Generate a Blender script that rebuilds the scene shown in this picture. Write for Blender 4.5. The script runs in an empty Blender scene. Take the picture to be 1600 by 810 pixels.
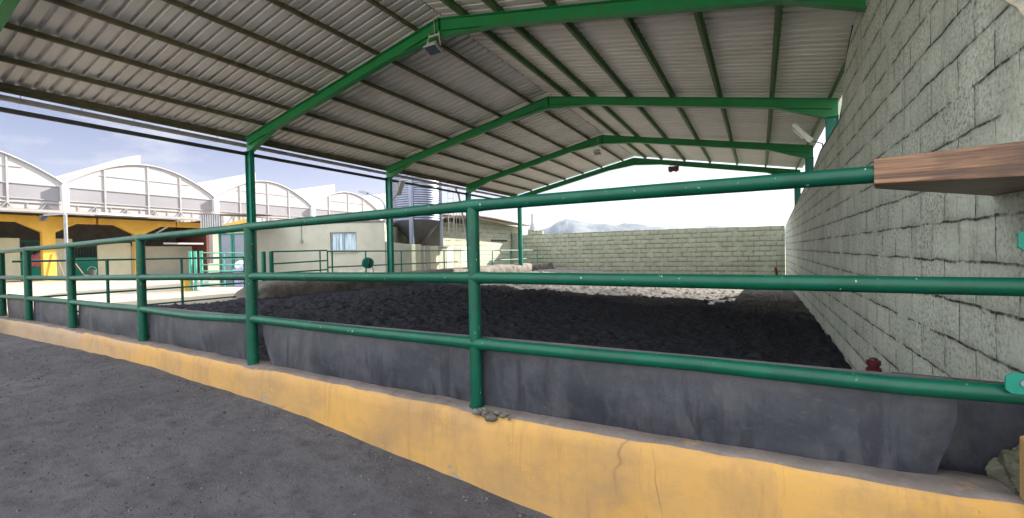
import bpy, math, random
import numpy as np
from mathutils import Matrix, Vector
random.seed(7)
RNG = np.random.default_rng(11)
H = 1.55                       # eye height; most coordinates below are relative to the eye
sc = bpy.context.scene
COL = sc.collection

# ------------------------------------------------------------------ camera
FPX, YAW, PIT, ROL = 688.76, math.radians(29.32), math.radians(-0.851), math.radians(1.165)
R = Vector((math.cos(YAW), math.sin(YAW), 0)); F = Vector((-math.sin(YAW), math.cos(YAW), 0)); U = Vector((0, 0, 1))
F2 = F*math.cos(PIT)+U*math.sin(PIT); U2 = U*math.cos(PIT)-F*math.sin(PIT)
rx = R*math.cos(ROL)-U2*math.sin(ROL); ux = U2*math.cos(ROL)+R*math.sin(ROL)
cam = bpy.data.cameras.new('camera'); camo = bpy.data.objects.new('camera', cam); COL.objects.link(camo)
m = Matrix(((rx.x, ux.x, -F2.x, 0), (rx.y, ux.y, -F2.y, 0), (rx.z, ux.z, -F2.z, H), (0, 0, 0, 1)))
camo.matrix_world = m
cam.sensor_width = 36; cam.lens = FPX/1600*36; cam.clip_start = 0.05; cam.clip_end = 60000
sc.camera = camo

# ------------------------------------------------------------------ light
AX, AY = 0.60, 1.50            # horizontal run of the sun's ray per unit of height (towards the sun)
EL = math.atan(1/math.hypot(AX, AY)); AZ = math.atan2(AX, AY)
world = bpy.data.worlds.new('World'); sc.world = world; world.use_nodes = True
wn = world.node_tree.nodes; wl = world.node_tree.links; wn.clear()
sky = wn.new('ShaderNodeTexSky'); sky.sky_type = 'NISHITA'; sky.sun_disc = False
sky.sun_elevation = EL; sky.sun_rotation = AZ; sky.air_density = 1.0; sky.dust_density = 0.5; sky.ozone_density = 1.3
tc = wn.new('ShaderNodeTexCoord')
def wnode(t, **kw):
    n = wn.new(t)
    for k, v in kw.items(): n.inputs[k].default_value = v
    return n
def wramp(f, p0, c0, p1, c1):
    n = wn.new('ShaderNodeValToRGB'); e = n.color_ramp.elements; e[0].position = p0; e[1].position = p1
    e[0].color = (c0, c0, c0, 1); e[1].color = (c1, c1, c1, 1); wl.new(f, n.inputs[0]); return n.outputs[0]
def wmix(f, a, col):
    n = wn.new('ShaderNodeMix'); n.data_type = 'RGBA'; wl.new(f, n.inputs[0]); wl.new(a, n.inputs[6]); n.inputs[7].default_value = (*col, 1); return n.outputs[2]
mp = wn.new('ShaderNodeMapping'); mp.inputs['Scale'].default_value = (1.5, 1.5, 5.0); wl.new(tc.outputs['Generated'], mp.inputs[0])
cn = wnode('ShaderNodeTexNoise', Scale=2.3, Detail=8, Roughness=.6); wl.new(mp.outputs[0], cn.inputs['Vector'])
low = wramp(cn.outputs[0], .50, 0., .68, .85)              # thin clouds low in the sky
sep = wn.new('ShaderNodeSeparateXYZ'); wl.new(tc.outputs['Generated'], sep.inputs[0])
hi = wramp(sep.outputs[2], .30, 0., .52, 1.)              # bright cloud deck added overhead, out of view, as fill light
cn2 = wnode('ShaderNodeTexNoise', Scale=3.1, Detail=6); wl.new(tc.outputs['Generated'], cn2.inputs['Vector'])
hc = wn.new('ShaderNodeMath'); hc.operation = 'MULTIPLY'; wl.new(hi, hc.inputs[0]); wl.new(wramp(cn2.outputs[0], .25, .6, .6, 1.), hc.inputs[1])
tint = wn.new('ShaderNodeMix'); tint.data_type = 'RGBA'; tint.blend_type = 'MULTIPLY'; tint.inputs[0].default_value = 1
wl.new(sky.outputs[0], tint.inputs[6]); tint.inputs[7].default_value = (.53, .385, .395, 1)       # mauve tinge of the day
c1 = wmix(low, tint.outputs[2], (2.5, 2.42, 2.5)); c2 = wmix(hc.outputs[0], c1, (8.2, 8.5, 9.2))
ng = wn.new('ShaderNodeMath'); ng.operation = 'MULTIPLY'; ng.inputs[1].default_value = -1; wl.new(sep.outputs[1], ng.inputs[0])
bk = wn.new('ShaderNodeMath'); bk.operation = 'MULTIPLY'; wl.new(wramp(ng.outputs[0], .02, 0., .45, 1.), bk.inputs[0]); wl.new(wramp(cn2.outputs[0], .3, .55, .6, 1.), bk.inputs[1])
c2 = wmix(bk.outputs[0], c2, (10.2, 10.5, 11.2))           # unseen cloud bank added behind the camera to brighten wall and roof
bg = wn.new('ShaderNodeBackground'); bg.inputs['Strength'].default_value = 0.07
wo = wn.new('ShaderNodeOutputWorld'); wl.new(c2, bg.inputs[0]); wl.new(bg.outputs[0], wo.inputs[0])
sun = bpy.data.lights.new('sun', 'SUN'); sun.energy = 3.6; sun.angle = math.radians(.53); sun.color = (1, .95, .86)
suno = bpy.data.objects.new('sun', sun); COL.objects.link(suno); suno.location = (30, 40, 60)
suno.rotation_euler = Vector((AX, AY, 1)).to_track_quat('Z', 'Y').to_euler()
sc.view_settings.view_transform = 'Standard'; sc.view_settings.look = 'None'
sc.view_settings.exposure = 2.4; sc.view_settings.gamma = 1
sc.render.engine = 'CYCLES'
sc.cycles.use_denoising = True; sc.cycles.max_bounces = 8; sc.cycles.diffuse_bounces = 6; sc.cycles.transparent_max_bounces = 16
sc.cycles.sample_clamp_indirect = 6; sc.cycles.caustics_reflective = False; sc.cycles.caustics_refractive = False

# ------------------------------------------------------------------ noise for meshes
def vnoise(x, y, seed=0):
    x = np.asarray(x, float); y = np.asarray(y, float)
    xi = np.floor(x).astype(np.int64); yi = np.floor(y).astype(np.int64); fx = x-xi; fy = y-yi
    def h(a, b):
        n = (a*374761393+b*668265263+seed*1442695041) & 0x7fffffff
        n = ((n ^ (n >> 13))*1274126177) & 0x7fffffff
        return ((n ^ (n >> 16)) & 0xffff)/65535.
    u = fx*fx*(3-2*fx); v = fy*fy*(3-2*fy)
    return (h(xi, yi)*(1-u)+h(xi+1, yi)*u)*(1-v)+(h(xi, yi+1)*(1-u)+h(xi+1, yi+1)*u)*v-.5
def fbm(x, y, oct=4, seed=0, gain=.5):
    s = 0; a = 1.
    for o in range(oct):
        s = s+a*vnoise(x*2**o, y*2**o, seed+o*17); a *= gain
    return s

# ------------------------------------------------------------------ materials
class NT:
    def __init__(s, name):
        s.m = bpy.data.materials.new(name); s.m.use_nodes = True
        s.t = s.m.node_tree; s.n = s.t.nodes; s.l = s.t.links; s.n.clear()
        s.out = s.n.new('ShaderNodeOutputMaterial'); s.b = s.n.new('ShaderNodeBsdfPrincipled'); s.l.new(s.b.outputs[0], s.out.inputs[0])
        s.tc = s.n.new('ShaderNodeTexCoord'); s.co = s.tc.outputs['Object']
    def set(s, sock, v):
        if isinstance(v, bpy.types.NodeSocket): s.l.new(v, sock)
        elif isinstance(v, (tuple, list)) and len(v) == 3 and sock.type == 'RGBA': sock.default_value = (*v, 1)
        else: sock.default_value = v
    def map(s, scale=(1, 1, 1), rot=(0, 0, 0), loc=(0, 0, 0), vec=None):
        n = s.n.new('ShaderNodeMapping'); s.l.new(vec or s.co, n.inputs[0])
        n.inputs['Scale'].default_value = scale; n.inputs['Rotation'].default_value = rot; n.inputs['Location'].default_value = loc
        return n.outputs[0]
    def noise(s, scale, detail=5, rough=.55, vec=None, dist=0):
        n = s.n.new('ShaderNodeTexNoise'); n.inputs['Scale'].default_value = scale; n.inputs['Detail'].default_value = detail
        n.inputs['Roughness'].default_value = rough; n.inputs['Distortion'].default_value = dist; s.l.new(vec or s.co, n.inputs['Vector'])
        return n.outputs[0]
    def vor(s, scale, vec=None, feature='F1', out='Distance'):
        n = s.n.new('ShaderNodeTexVoronoi'); n.feature = feature; n.inputs['Scale'].default_value = scale; s.l.new(vec or s.co, n.inputs['Vector'])
        return n.outputs[out]
    def ramp(s, f, stops):
        n = s.n.new('ShaderNodeValToRGB'); s.l.new(f, n.inputs[0]); e = n.color_ramp.elements
        while len(e) < len(stops): e.new(.5)
        for k, (p, c) in enumerate(stops):
            e[k].position = p; e[k].color = (*c, 1) if isinstance(c, (tuple, list)) else (c, c, c, 1)
        return n.outputs[0]
    def mix(s, f, a, b, mode='MIX'):
        n = s.n.new('ShaderNodeMix'); n.data_type = 'RGBA'; n.blend_type = mode
        s.set(n.inputs[0], f); s.set(n.inputs[6], a); s.set(n.inputs[7], b); return n.outputs[2]
    def math(s, op, a, b=0.):
        n = s.n.new('ShaderNodeMath'); n.operation = op; s.set(n.inputs[0], a); s.set(n.inputs[1], b); return n.outputs[0]
    def bump(s, h, strength=.5, dist=.01):
        n = s.n.new('ShaderNodeBump'); n.inputs['Strength'].default_value = strength; n.inputs['Distance'].default_value = dist
        s.l.new(h, n.inputs['Height'])
        if s.b.inputs['Normal'].is_linked: s.l.new(s.b.inputs['Normal'].links[0].from_socket, n.inputs['Normal'])
        s.l.new(n.outputs[0], s.b.inputs['Normal'])
    def base(s, c, rough=.6, metal=0., spec=.4):
        s.set(s.b.inputs['Base Color'], c); s.set(s.b.inputs['Roughness'], rough); s.set(s.b.inputs['Metallic'], metal)
        s.set(s.b.inputs['Specular IOR Level'], spec); return s.m

def plain(name, c, c2=None, scale=4, rough=.6, metal=0., bump=.15, bscale=40, bdist=.004, spec=.4, stretch=(1, 1, 1)):
    t = NT(name); v = t.map(stretch)
    c2 = c2 or tuple(x*.75 for x in c)
    f = t.ramp(t.noise(scale, 6, .6, v), [(.35, 0.), (.68, 1.)])
    if bump: t.bump(t.noise(bscale, 4, .6), bump, bdist)
    return t.base(t.mix(f, c, c2), rough, metal, spec)

def green_paint(name, c, dark, specks=True, rough=.38):
    t = NT(name)
    f = t.ramp(t.noise(3.5, 6, .65), [(.35, 0.), (.7, 1.)]); col = t.mix(f, c, dark)
    fad = t.ramp(t.noise(1.1, 4, .6, t.map((1, 1, 3))), [(.52, 0.), (.85, .14)]); col = t.mix(fad, col, (.04, .11, .08))
    if specks:
        w = t.ramp(t.noise(34, 3, .7, t.map((1, 1, .45))), [(.68, 0.), (.72, .9)]); col = t.mix(w, col, (.36, .39, .36))
        w2 = t.ramp(t.noise(13, 5, .7), [(.69, 0.), (.73, .8)]); col = t.mix(w2, col, (.3, .36, .33))
        ru = t.ramp(t.noise(9, 6, .75, t.map((1, 1, 1), loc=(5, 3, 1))), [(.66, 0.), (.72, .85)]); col = t.mix(ru, col, (.075, .035, .015))
        dk = t.ramp(t.noise(5, 7, .75, t.map((1, 1, 1.6), loc=(2, 9, 4))), [(.52, 0.), (.72, .6)]); col = t.mix(dk, col, (.006, .035, .024))
    t.bump(t.noise(60, 4, .6), .12, .003)
    return t.base(col, rough, 0., .26)

def block_mat(name, axis, paint, stain, bw=.52, bh=.27, off=(0, 0), joint=.62, grime=.5, plaster=None, jd=.018):
    t = NT(name)
    sx = t.n.new('ShaderNodeSeparateXYZ'); t.l.new(t.co, sx.inputs[0])
    cb = t.n.new('ShaderNodeCombineXYZ'); t.l.new(sx.outputs[1 if axis == 'Y' else 0], cb.inputs[0]); t.l.new(sx.outputs[2], cb.inputs[1])
    uv = t.map((1, 1, 1), loc=(off[0], off[1], 0), vec=cb.outputs[0])
    dn = t.n.new('ShaderNodeTexNoise'); dn.inputs['Scale'].default_value = 5; dn.inputs['Detail'].default_value = 5; t.l.new(uv, dn.inputs['Vector'])
    dv = t.n.new('ShaderNodeVectorMath'); dv.operation = 'SUBTRACT'; t.l.new(dn.outputs['Color'], dv.inputs[0]); dv.inputs[1].default_value = (.5, .5, .5)
    ds = t.n.new('ShaderNodeVectorMath'); ds.operation = 'SCALE'; t.l.new(dv.outputs[0], ds.inputs[0]); ds.inputs['Scale'].default_value = .05
    da = t.n.new('ShaderNodeVectorMath'); t.l.new(uv, da.inputs[0]); t.l.new(ds.outputs[0], da.inputs[1])
    sp_ = t.n.new('ShaderNodeSeparateXYZ'); t.l.new(da.outputs[0], sp_.inputs[0]); ux_, uz_ = sp_.outputs[0], sp_.outputs[1]
    row = t.math('FLOOR', t.math('DIVIDE', uz_, bh)); dh = t.math('PINGPONG', uz_, bh/2)
    xo = t.math('ADD', ux_, t.math('MULTIPLY', t.math('PINGPONG', row, 1.), bw/2)); dvv = t.math('PINGPONG', xo, bw/2)
    colid = t.math('FLOOR', t.math('DIVIDE', xo, bw)); cid = t.n.new('ShaderNodeCombineXYZ'); t.l.new(row, cid.inputs[0]); t.l.new(colid, cid.inputs[1])
    wnz = t.n.new('ShaderNodeTexWhiteNoise'); t.l.new(cid.outputs[0], wnz.inputs['Vector'])
    hline = t.ramp(t.math('DIVIDE', dh, jd), [(.25, 1.), (.75, 0.)]); vline = t.ramp(t.math('DIVIDE', dvv, jd*.85), [(.25, 1.), (.75, 0.)])
    vline = t.math('MULTIPLY', vline, t.ramp(t.noise(3.1, 4, .7, t.map((1, 1, 1), loc=(3, 8, 1), vec=uv)), [(.38, .2), (.55, 1.)]))
    hs_ft = t.ramp(t.math('DIVIDE', dh, jd*4), [(.1, 1.), (1., 0.)]); vs_ft = t.math('MULTIPLY', t.ramp(t.math('DIVIDE', dvv, jd*4), [(.1, 1.), (1., 0.)]), .6)
    pres = t.ramp(t.noise(2.3, 5, .7, uv), [(.40, 0.), (joint, 1.)])        # joints partly filled with paint
    thin = t.ramp(t.noise(16, 4, .7, uv), [(.30, .15), (.55, 1.)])
    jm = t.math('MULTIPLY', t.math('MULTIPLY', t.math('MAXIMUM', hline, vline), pres), thin)
    soft = t.math('MULTIPLY', t.math('MAXIMUM', hs_ft, vs_ft), pres)
    col = t.mix(t.ramp(t.noise(1.7, 6, .65, uv), [(.35, 0.), (.7, 1.)]), paint, stain)
    tone = t.math('MULTIPLY', wnz.outputs[0], .45); col = t.mix(tone, col, tuple(x*.72 for x in paint))
    sp = t.ramp(t.noise(30, 7, .8, uv), [(.47, 0.), (.62, grime)]); area = t.ramp(t.noise(.9, 4, .6, uv), [(.36, .25), (.65, 1.)])
    col = t.mix(t.math('MULTIPLY', sp, area), col, (.10, .10, .085))
    drip = t.ramp(t.noise(2.2, 6, .75, t.map((3.5, .35, 1), vec=uv)), [(.54, 0.), (.74, grime*.8)]); col = t.mix(drip, col, tuple(x*.45 for x in stain))
    col = t.mix(t.math('MULTIPLY', soft, .32), col, (.15, .15, .12))
    col = t.mix(jm, col, (.035, .034, .028))
    t.bump(t.noise(3.5, 6, .7, uv), .5, .04)
    t.bump(t.noise(26, 7, .75, uv), .65, .014)
    t.bump(t.noise(110, 3, .6, uv), .4, .004)
    inv = t.math('SUBTRACT', 1., t.math('MULTIPLY', t.math('ADD', jm, t.math('MULTIPLY', soft, .6)), .9))
    t.bump(inv, .8, .02)
    return t.base(col, .85, 0., .2)

MT = {}
MT['green'] = green_paint('green_fence_paint', (.0015, .076, .041), (.001, .046, .025))
MT['green_dark'] = green_paint('dark_green_paint', (.005, .10, .065), (.004, .07, .045), False)
MT['green_beam'] = green_paint('green_beam_paint', (.018, .24, .085), (.035, .20, .05), False, .45)
MT['green_column'] = green_paint('green_column_paint', (.010, .20, .135), (.008, .14, .092), False, .45)
MT['mint'] = green_paint('mint_gate_paint', (.07, .33, .24), (.05, .25, .18), False, .45)
MT['purlin_shaded'] = plain('shaded_purlin_paint', (.14, .125, .065), (.085, .078, .045), 5, .7)  # left purlins: same green dulled to olive, their shade put into the colour
MT['purlin_green'] = plain('green_purlin_paint', (.13, .22, .09), (.07, .16, .07), 4, .6)
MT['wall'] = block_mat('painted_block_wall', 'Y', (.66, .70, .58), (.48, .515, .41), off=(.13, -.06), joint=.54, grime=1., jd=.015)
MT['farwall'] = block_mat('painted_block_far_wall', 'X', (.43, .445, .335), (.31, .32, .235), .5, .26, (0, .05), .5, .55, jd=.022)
MT['brick'] = block_mat('cream_block_wall', 'Y', (.52, .53, .41), (.42, .43, .32), .5, .27, (0, .1), .62, .4)
MT['plaster'] = plain('cream_plaster', (.40, .40, .325), (.335, .335, .275), 1.3, .85, bump=.3, bscale=14, bdist=.01)
MT['plaster_green'] = plain('green_grey_plaster', (.36, .40, .31), (.27, .30, .23), 1.6, .85, bump=.3, bscale=14)
MT['cream'] = plain('pale_cream_paint', (.62, .62, .45), (.54, .54, .39), 2, .7)
MT['ochre'] = plain('yellow_ochre_paint', (.56, .34, .05), (.45, .27, .04), 1.4, .65)
MT['white'] = plain('white_paint', (.78, .78, .76), (.68, .68, .66), 3, .6)
MT['lamp_white'] = plain('lamp_grey_white', (.62, .62, .57), (.5, .5, .45), 6, .5)
MT['galv'] = plain('galvanised_steel', (.19, .21, .27), (.145, .16, .21), 3, .42, .55, stretch=(1, 1, .3))
MT['galv_dark'] = plain('galvanised_cone', (.15, .155, .175), (.12, .125, .14), 3, .5, .4)
MT['steel'] = plain('grey_steel', (.25, .26, .27), (.18, .19, .2), 5, .5, .5)
MT['gutter'] = plain('grey_gutter_plastic', (.36, .36, .37), (.27, .27, .28), 2, .5)
MT['dark'] = plain('dark_shade_metal', (.05, .05, .05), (.035, .035, .035), 3, .7)
MT['roofdark'] = plain('brown_grey_sheet', (.17, .155, .14), (.11, .10, .09), 3, .7)
MT['black_cable'] = plain('black_cable', (.02, .02, .02), None, 5, .6)
MT['concrete'] = plain('rough_concrete', (.15, .132, .11), (.055, .048, .038), 2.6, .9, bump=.8, bscale=12, bdist=.03)
MT['rust'] = plain('dark_red_paint', (.095, .012, .012), (.055, .009, .009), 8, .45)
MT['redlamp'] = plain('rusty_red', (.15, .06, .045), (.09, .04, .03), 9, .7)
MT['glass'] = plain('blue_grey_glass', (.10, .115, .16), (.075, .09, .13), 1.5, .12, bump=0, spec=.8)
MT['rust_dark'] = plain('dark_hose', (.02, .03, .025), None, 9, .5)
MT['brick_red'] = plain('dark_red_brown_panel', (.11, .04, .028), None, 3, .8)
MT['bright'] = plain('bright_white_enamel', (.85, .85, .82), (.74, .74, .70), 6, .4)
MT['gh_frame'] = plain('pale_greenhouse_tube', (.30, .285, .285), (.25, .235, .235), 2, .6)
MT['rope'] = plain('pale_rope', (.55, .50, .36), None, 20, .9)
MT['pink'] = plain('pink_blanket', (.48, .16, .17), (.25, .07, .08), 14, .9)
MT['lilac'] = plain('lilac_plastic', (.42, .30, .62), None, 4, .5)
MT['bark'] = plain('wood_handle', (.28, .17, .09), None, 10, .7)
MT['yardpale'] = plain('yard_concrete', (.29, .235, .17), (.20, .165, .125), .9, .9, bump=.5, bscale=9, bdist=.02)
MT['yard_bounce'] = plain('pale_bounce_yard', (.58, .54, .47), (.48, .45, .39), .9, .9, bump=.4, bscale=9, bdist=.02)  # unseen ground behind the camera, made pale to bounce light under the roof
MT['moss'] = plain('mossy_concrete', (.21, .215, .16), (.05, .043, .022), 7, .9, bump=.9, bscale=22, bdist=.02)

def mk():
    # corrugated steel, dusty underside
    t = NT('corrugated_steel_underside')
    st = t.noise(.9, 6, .65, t.map((.6, 2.5, 1)))
    col = t.mix(t.ramp(st, [(.35, 0.), (.7, 1.)]), (.78, .755, .74), (.68, .65, .635))
    col = t.mix(t.ramp(t.noise(22, 5, .75, t.map((.25, 2.2, 1))), [(.64, 0.), (.74, .35)]), col, (.78, .75, .72))
    col = t.mix(t.ramp(t.noise(.55, 4, .6), [(.5, 0.), (.8, .35)]), col, (.40, .36, .33))
    MT['sheet'] = t.base(col, .55, .15, .4)
    # rubber
    t = NT('black_rubber')
    col = t.mix(t.ramp(t.noise(1.7, 7, .7, t.map((1, 1, 1.3))), [(.32, 0.), (.70, 1.)]), (.007, .009, .015), (.032, .034, .041))
    col = t.mix(t.ramp(t.noise(5.5, 7, .75, t.map((1, 1, .55), loc=(2, 5, 1))), [(.46, 0.), (.70, .8)]), col, (.056, .056, .062))
    sm = t.ramp(t.noise(3.4, 4, .6, t.map((2.2, 1, .55), loc=(8, 1, 3)), dist=.5), [(.54, 0.), (.62, .85)]); col = t.mix(sm, col, (.011, .012, .018))
    st = t.ramp(t.noise(24, 5, .75, t.map((.35, 1, 1))), [(.58, 0.), (.75, .4)]); col = t.mix(st, col, (.075, .075, .08))
    st2 = t.ramp(t.noise(110, 3, .6), [(.68, 0.), (.74, .4)]); col = t.mix(st2, col, (.15, .15, .15))
    sx = t.n.new('ShaderNodeSeparateXYZ'); t.l.new(t.co, sx.inputs[0])
    dust = t.math('MULTIPLY', t.ramp(t.math('ADD', sx.outputs[2], t.math('MULTIPLY', t.noise(5, 5, .7), .25)), [(.47, 0.), (.60, .75)]), .6)
    col = t.mix(dust, col, (.09, .086, .083))
    t.bump(t.noise(60, 5, .7), .2, .004); t.bump(t.noise(3, 4, .55, t.map((1.6, 1, .6))), .4, .03)
    MT['rubber'] = t.base(col, t.ramp(t.noise(4, 5, .6), [(.3, .42), (.7, .62)]), 0., .5)
    # yellow kerb
    t = NT('yellow_kerb_paint')
    col = t.mix(t.ramp(t.noise(.8, 6, .65), [(.35, 0.), (.68, 1.)]), (.42, .238, .060), (.325, .195, .072))
    col = t.mix(t.ramp(t.noise(1.9, 5, .6, t.map((1, 1, .5), loc=(3, 0, 0))), [(.56, 0.), (.74, .6)]), col, (.43, .215, .02))
    col = t.mix(t.ramp(t.noise(2.6, 7, .72, t.map((1.2, 1, .5))), [(.5, 0.), (.8, .75)]), col, (.20, .125, .07))      # grey brown grime
    col = t.mix(t.ramp(t.noise(5, 6, .75, t.map((2.6, 1, .22), loc=(1, 1, 6))), [(.56, 0.), (.74, .6)]), col, (.16, .10, .05))  # run marks
    sxk = t.n.new('ShaderNodeSeparateXYZ'); t.l.new(t.co, sxk.inputs[0])      # the far stretch is dustier and more worn
    far_ = t.math('MULTIPLY', t.ramp(t.math('ADD', t.math('MULTIPLY', sxk.outputs[0], -.12), t.noise(2.2, 6, .7)), [(.50, 0.), (.85, 1.)]), .75); col = t.mix(far_, col, (.27, .205, .145))
    col = t.mix(t.ramp(t.noise(1.4, 7, .7, t.map((1, 1, 1.6), loc=(6, 1, 2))), [(.47, 0.), (.66, .6)]), col, (.205, .135, .07))
    peel = t.ramp(t.noise(3.2, 8, .78, t.map((1, 1, 1.3), loc=(9, 2, 4))), [(.635, 0.), (.655, 1.)]); col = t.mix(peel, col, (.22, .20, .175))
    edge_ = t.ramp(t.noise(3.2, 8, .78, t.map((1, 1, 1.3), loc=(9, 2, 4))), [(.60, 0.), (.632, .7), (.645, 0.)]); col = t.mix(edge_, col, (.46, .25, .03))
    col = t.mix(t.ramp(t.noise(60, 4, .7), [(.64, 0.), (.74, .5)]), col, (.2, .13, .07))
    cr_ = t.ramp(t.vor(1.5, t.map((1, 1, .28), vec=t.mix(.06, t.co, t.n.new('ShaderNodeTexNoise').outputs['Color'], 'ADD')), 'DISTANCE_TO_EDGE'), [(.0, 1.), (.006, 0.)])
    cr_ = t.math('MULTIPLY', cr_, t.ramp(t.noise(1.6, 4, .6), [(.50, 0.), (.60, .7)])); col = t.mix(cr_, col, (.17, .10, .045))
    sx = t.n.new('ShaderNodeSeparateXYZ'); t.l.new(t.co, sx.inputs[0])
    t.bump(t.noise(5, 5, .55), .3, .02); t.bump(t.noise(70, 5, .7), .3, .004)
    inv = t.math('SUBTRACT', 1., t.math('MAXIMUM', cr_, peel)); t.bump(inv, .5, .006)
    MT['kerb'] = t.base(col, .75, 0., .3)
    t = NT('dusty_kerb_top')
    col = t.mix(t.ramp(t.noise(5, 7, .7), [(.35, 0.), (.7, 1.)]), (.10, .083, .072), (.17, .145, .13))
    col = t.mix(t.ramp(t.noise(7, 6, .7, t.map((1, 1, 1), loc=(4, 4, 4))), [(.6, 0.), (.72, .8)]), col, (.33, .19, .06))
    t.bump(t.noise(30, 6, .7), .6, .01); MT['kerbtop'] = t.base(col, .9, 0., .2)
    # dark sand (arena)
    t = NT('dark_arena_sand')
    col = t.mix(t.ramp(t.noise(14, 6, .7), [(.35, 0.), (.68, 1.)]), (.018, .019, .024), (.042, .042, .049))
    col = t.mix(t.ramp(t.noise(90, 3, .7), [(.64, 0.), (.72, .6)]), col, (.17, .165, .16))
    sy = t.n.new('ShaderNodeSeparateXYZ'); t.l.new(t.co, sy.inputs[0])           # paler far end: brightness of the sunlit strip put into the sand colour
    far_lit = t.ramp(t.math('ADD', t.math('DIVIDE', sy.outputs[1], 26.), t.math('MULTIPLY', t.math('SUBTRACT', t.noise(.5, 6, .7), .5), .35)), [(.50, 0.), (.72, 1.)])
    col = t.mix(t.math('MULTIPLY', far_lit, .8), col, (.23, .21, .19))
    t.bump(t.noise(28, 6, .7), .8, .03); t.bump(t.noise(120, 3, .7), .6, .008)
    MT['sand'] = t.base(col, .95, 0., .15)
    # outside ground
    t = NT('grey_gravel_ground')
    col = t.mix(t.ramp(t.noise(.9, 6, .65), [(.35, 0.), (.68, 1.)]), (.102, .098, .102), (.070, .067, .071))
    col = t.mix(t.ramp(t.noise(1.1, 6, .68, t.map((.45, 1.2, 1), rot=(0, 0, .25), loc=(3, 3, 0))), [(.48, 0.), (.68, .65)]), col, (.125, .12, .122))
    col = t.mix(t.ramp(t.noise(7, 7, .72), [(.46, 0.), (.70, .8)]), col, (.040, .038, .041))
    col = t.mix(t.ramp(t.noise(75, 4, .75), [(.58, 0.), (.72, .5)]), col, (.15, .145, .148))
    col = t.mix(t.ramp(t.noise(48, 5, .75, t.map((1, 1, 1), loc=(7, 7, 7))), [(.6, 0.), (.7, .85)]), col, (.035, .033, .035))
    t.bump(t.noise(22, 7, .75), .7, .03); t.bump(t.noise(95, 4, .75), .7, .012)
    MT['ground'] = t.base(col, .95, 0., .15)
    t = NT('gravel_stones')
    oi = t.n.new('ShaderNodeTexWhiteNoise'); t.l.new(t.vor(30, None, 'F1', 'Color'), oi.inputs[0])
    col = t.ramp(oi.outputs[0], [(0, (.03, .028, .03)), (.5, (.065, .062, .064)), (.9, (.10, .097, .098)), (1, (.14, .136, .134))])
    MT['stones'] = t.base(col, .95, 0., .15)
    # wood
    t = NT('stained_timber')
    g = t.noise(6, 6, .65, t.map((.35, 5, 9)), dist=.6)
    col = t.ramp(g, [(.30, (.030, .014, .007)), (.45, (.13, .062, .028)), (.60, (.23, .125, .06)), (.8, (.32, .20, .105))])
    col = t.mix(t.ramp(t.noise(2.5, 5, .6), [(.48, 0.), (.66, .7)]), col, (.05, .024, .014))
    t.bump(g, .5, .006); MT['wood'] = t.base(col, .45, 0., .4)
    # films
    def film(name, c, tr, w):
        t = NT(name); d = t.n.new('ShaderNodeBsdfDiffuse'); q = t.n.new('ShaderNodeBsdfTranslucent'); mx = t.n.new('ShaderNodeMixShader')
        f = t.ramp(t.noise(.5, 5, .6, t.map((1, 1, .6))), [(.3, 0.), (.7, 1.)])
        cc = t.mix(f, c, tuple(x*.9 for x in c)); t.l.new(cc, d.inputs[0]); q.inputs[0].default_value = (*tr, 1); mx.inputs[0].default_value = w
        t.l.new(d.outputs[0], mx.inputs[1]); t.l.new(q.outputs[0], mx.inputs[2]); t.l.new(mx.outputs[0], t.out.inputs[0]); return t.m
    MT['film'] = film('white_greenhouse_film', (.54, .53, .535), (.62, .62, .63), .35)
    MT['film_side'] = film('stained_side_film', (.50, .47, .46), (.6, .57, .55), .3)
    MT['net'] = film('grey_insect_net', (.34, .33, .35), (.6, .6, .62), .35)
    # mountains
    t = NT('far_mountain_rock')
    gx = t.n.new('ShaderNodeSeparateXYZ'); t.l.new(t.co, gx.inputs[0])
    col = t.mix(t.ramp(t.noise(.004, 8, .65), [(.4, 0.), (.62, 1.)]), (.06, .07, .08), (.12, .12, .12))
    sn = t.math('ADD', gx.outputs[2], t.math('MULTIPLY', t.math('SUBTRACT', t.noise(.006, 8, .7), .5), 700.)); col = t.mix(t.ramp(t.math('DIVIDE', sn, 1000.), [(.90, 0.), (1.05, .8)]), col, (.8, .82, .86))
    MT['mountain'] = t.base(col, .95, 0., .1)
    MT['plain_far'] = plain('far_fields', (.16, .16, .10), (.11, .12, .07), .01, .95, bump=0)
    # curtain behind window glass
    t = NT('window_curtain')
    wv = t.noise(16, 3, .5, t.map((1, 1, .05))); col = t.mix(t.ramp(wv, [(.4, 0.), (.6, 1.)]), (.42, .55, .62), (.16, .24, .30))
    MT['curtain'] = t.base(col, .25, 0., .6)
mk()

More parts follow.
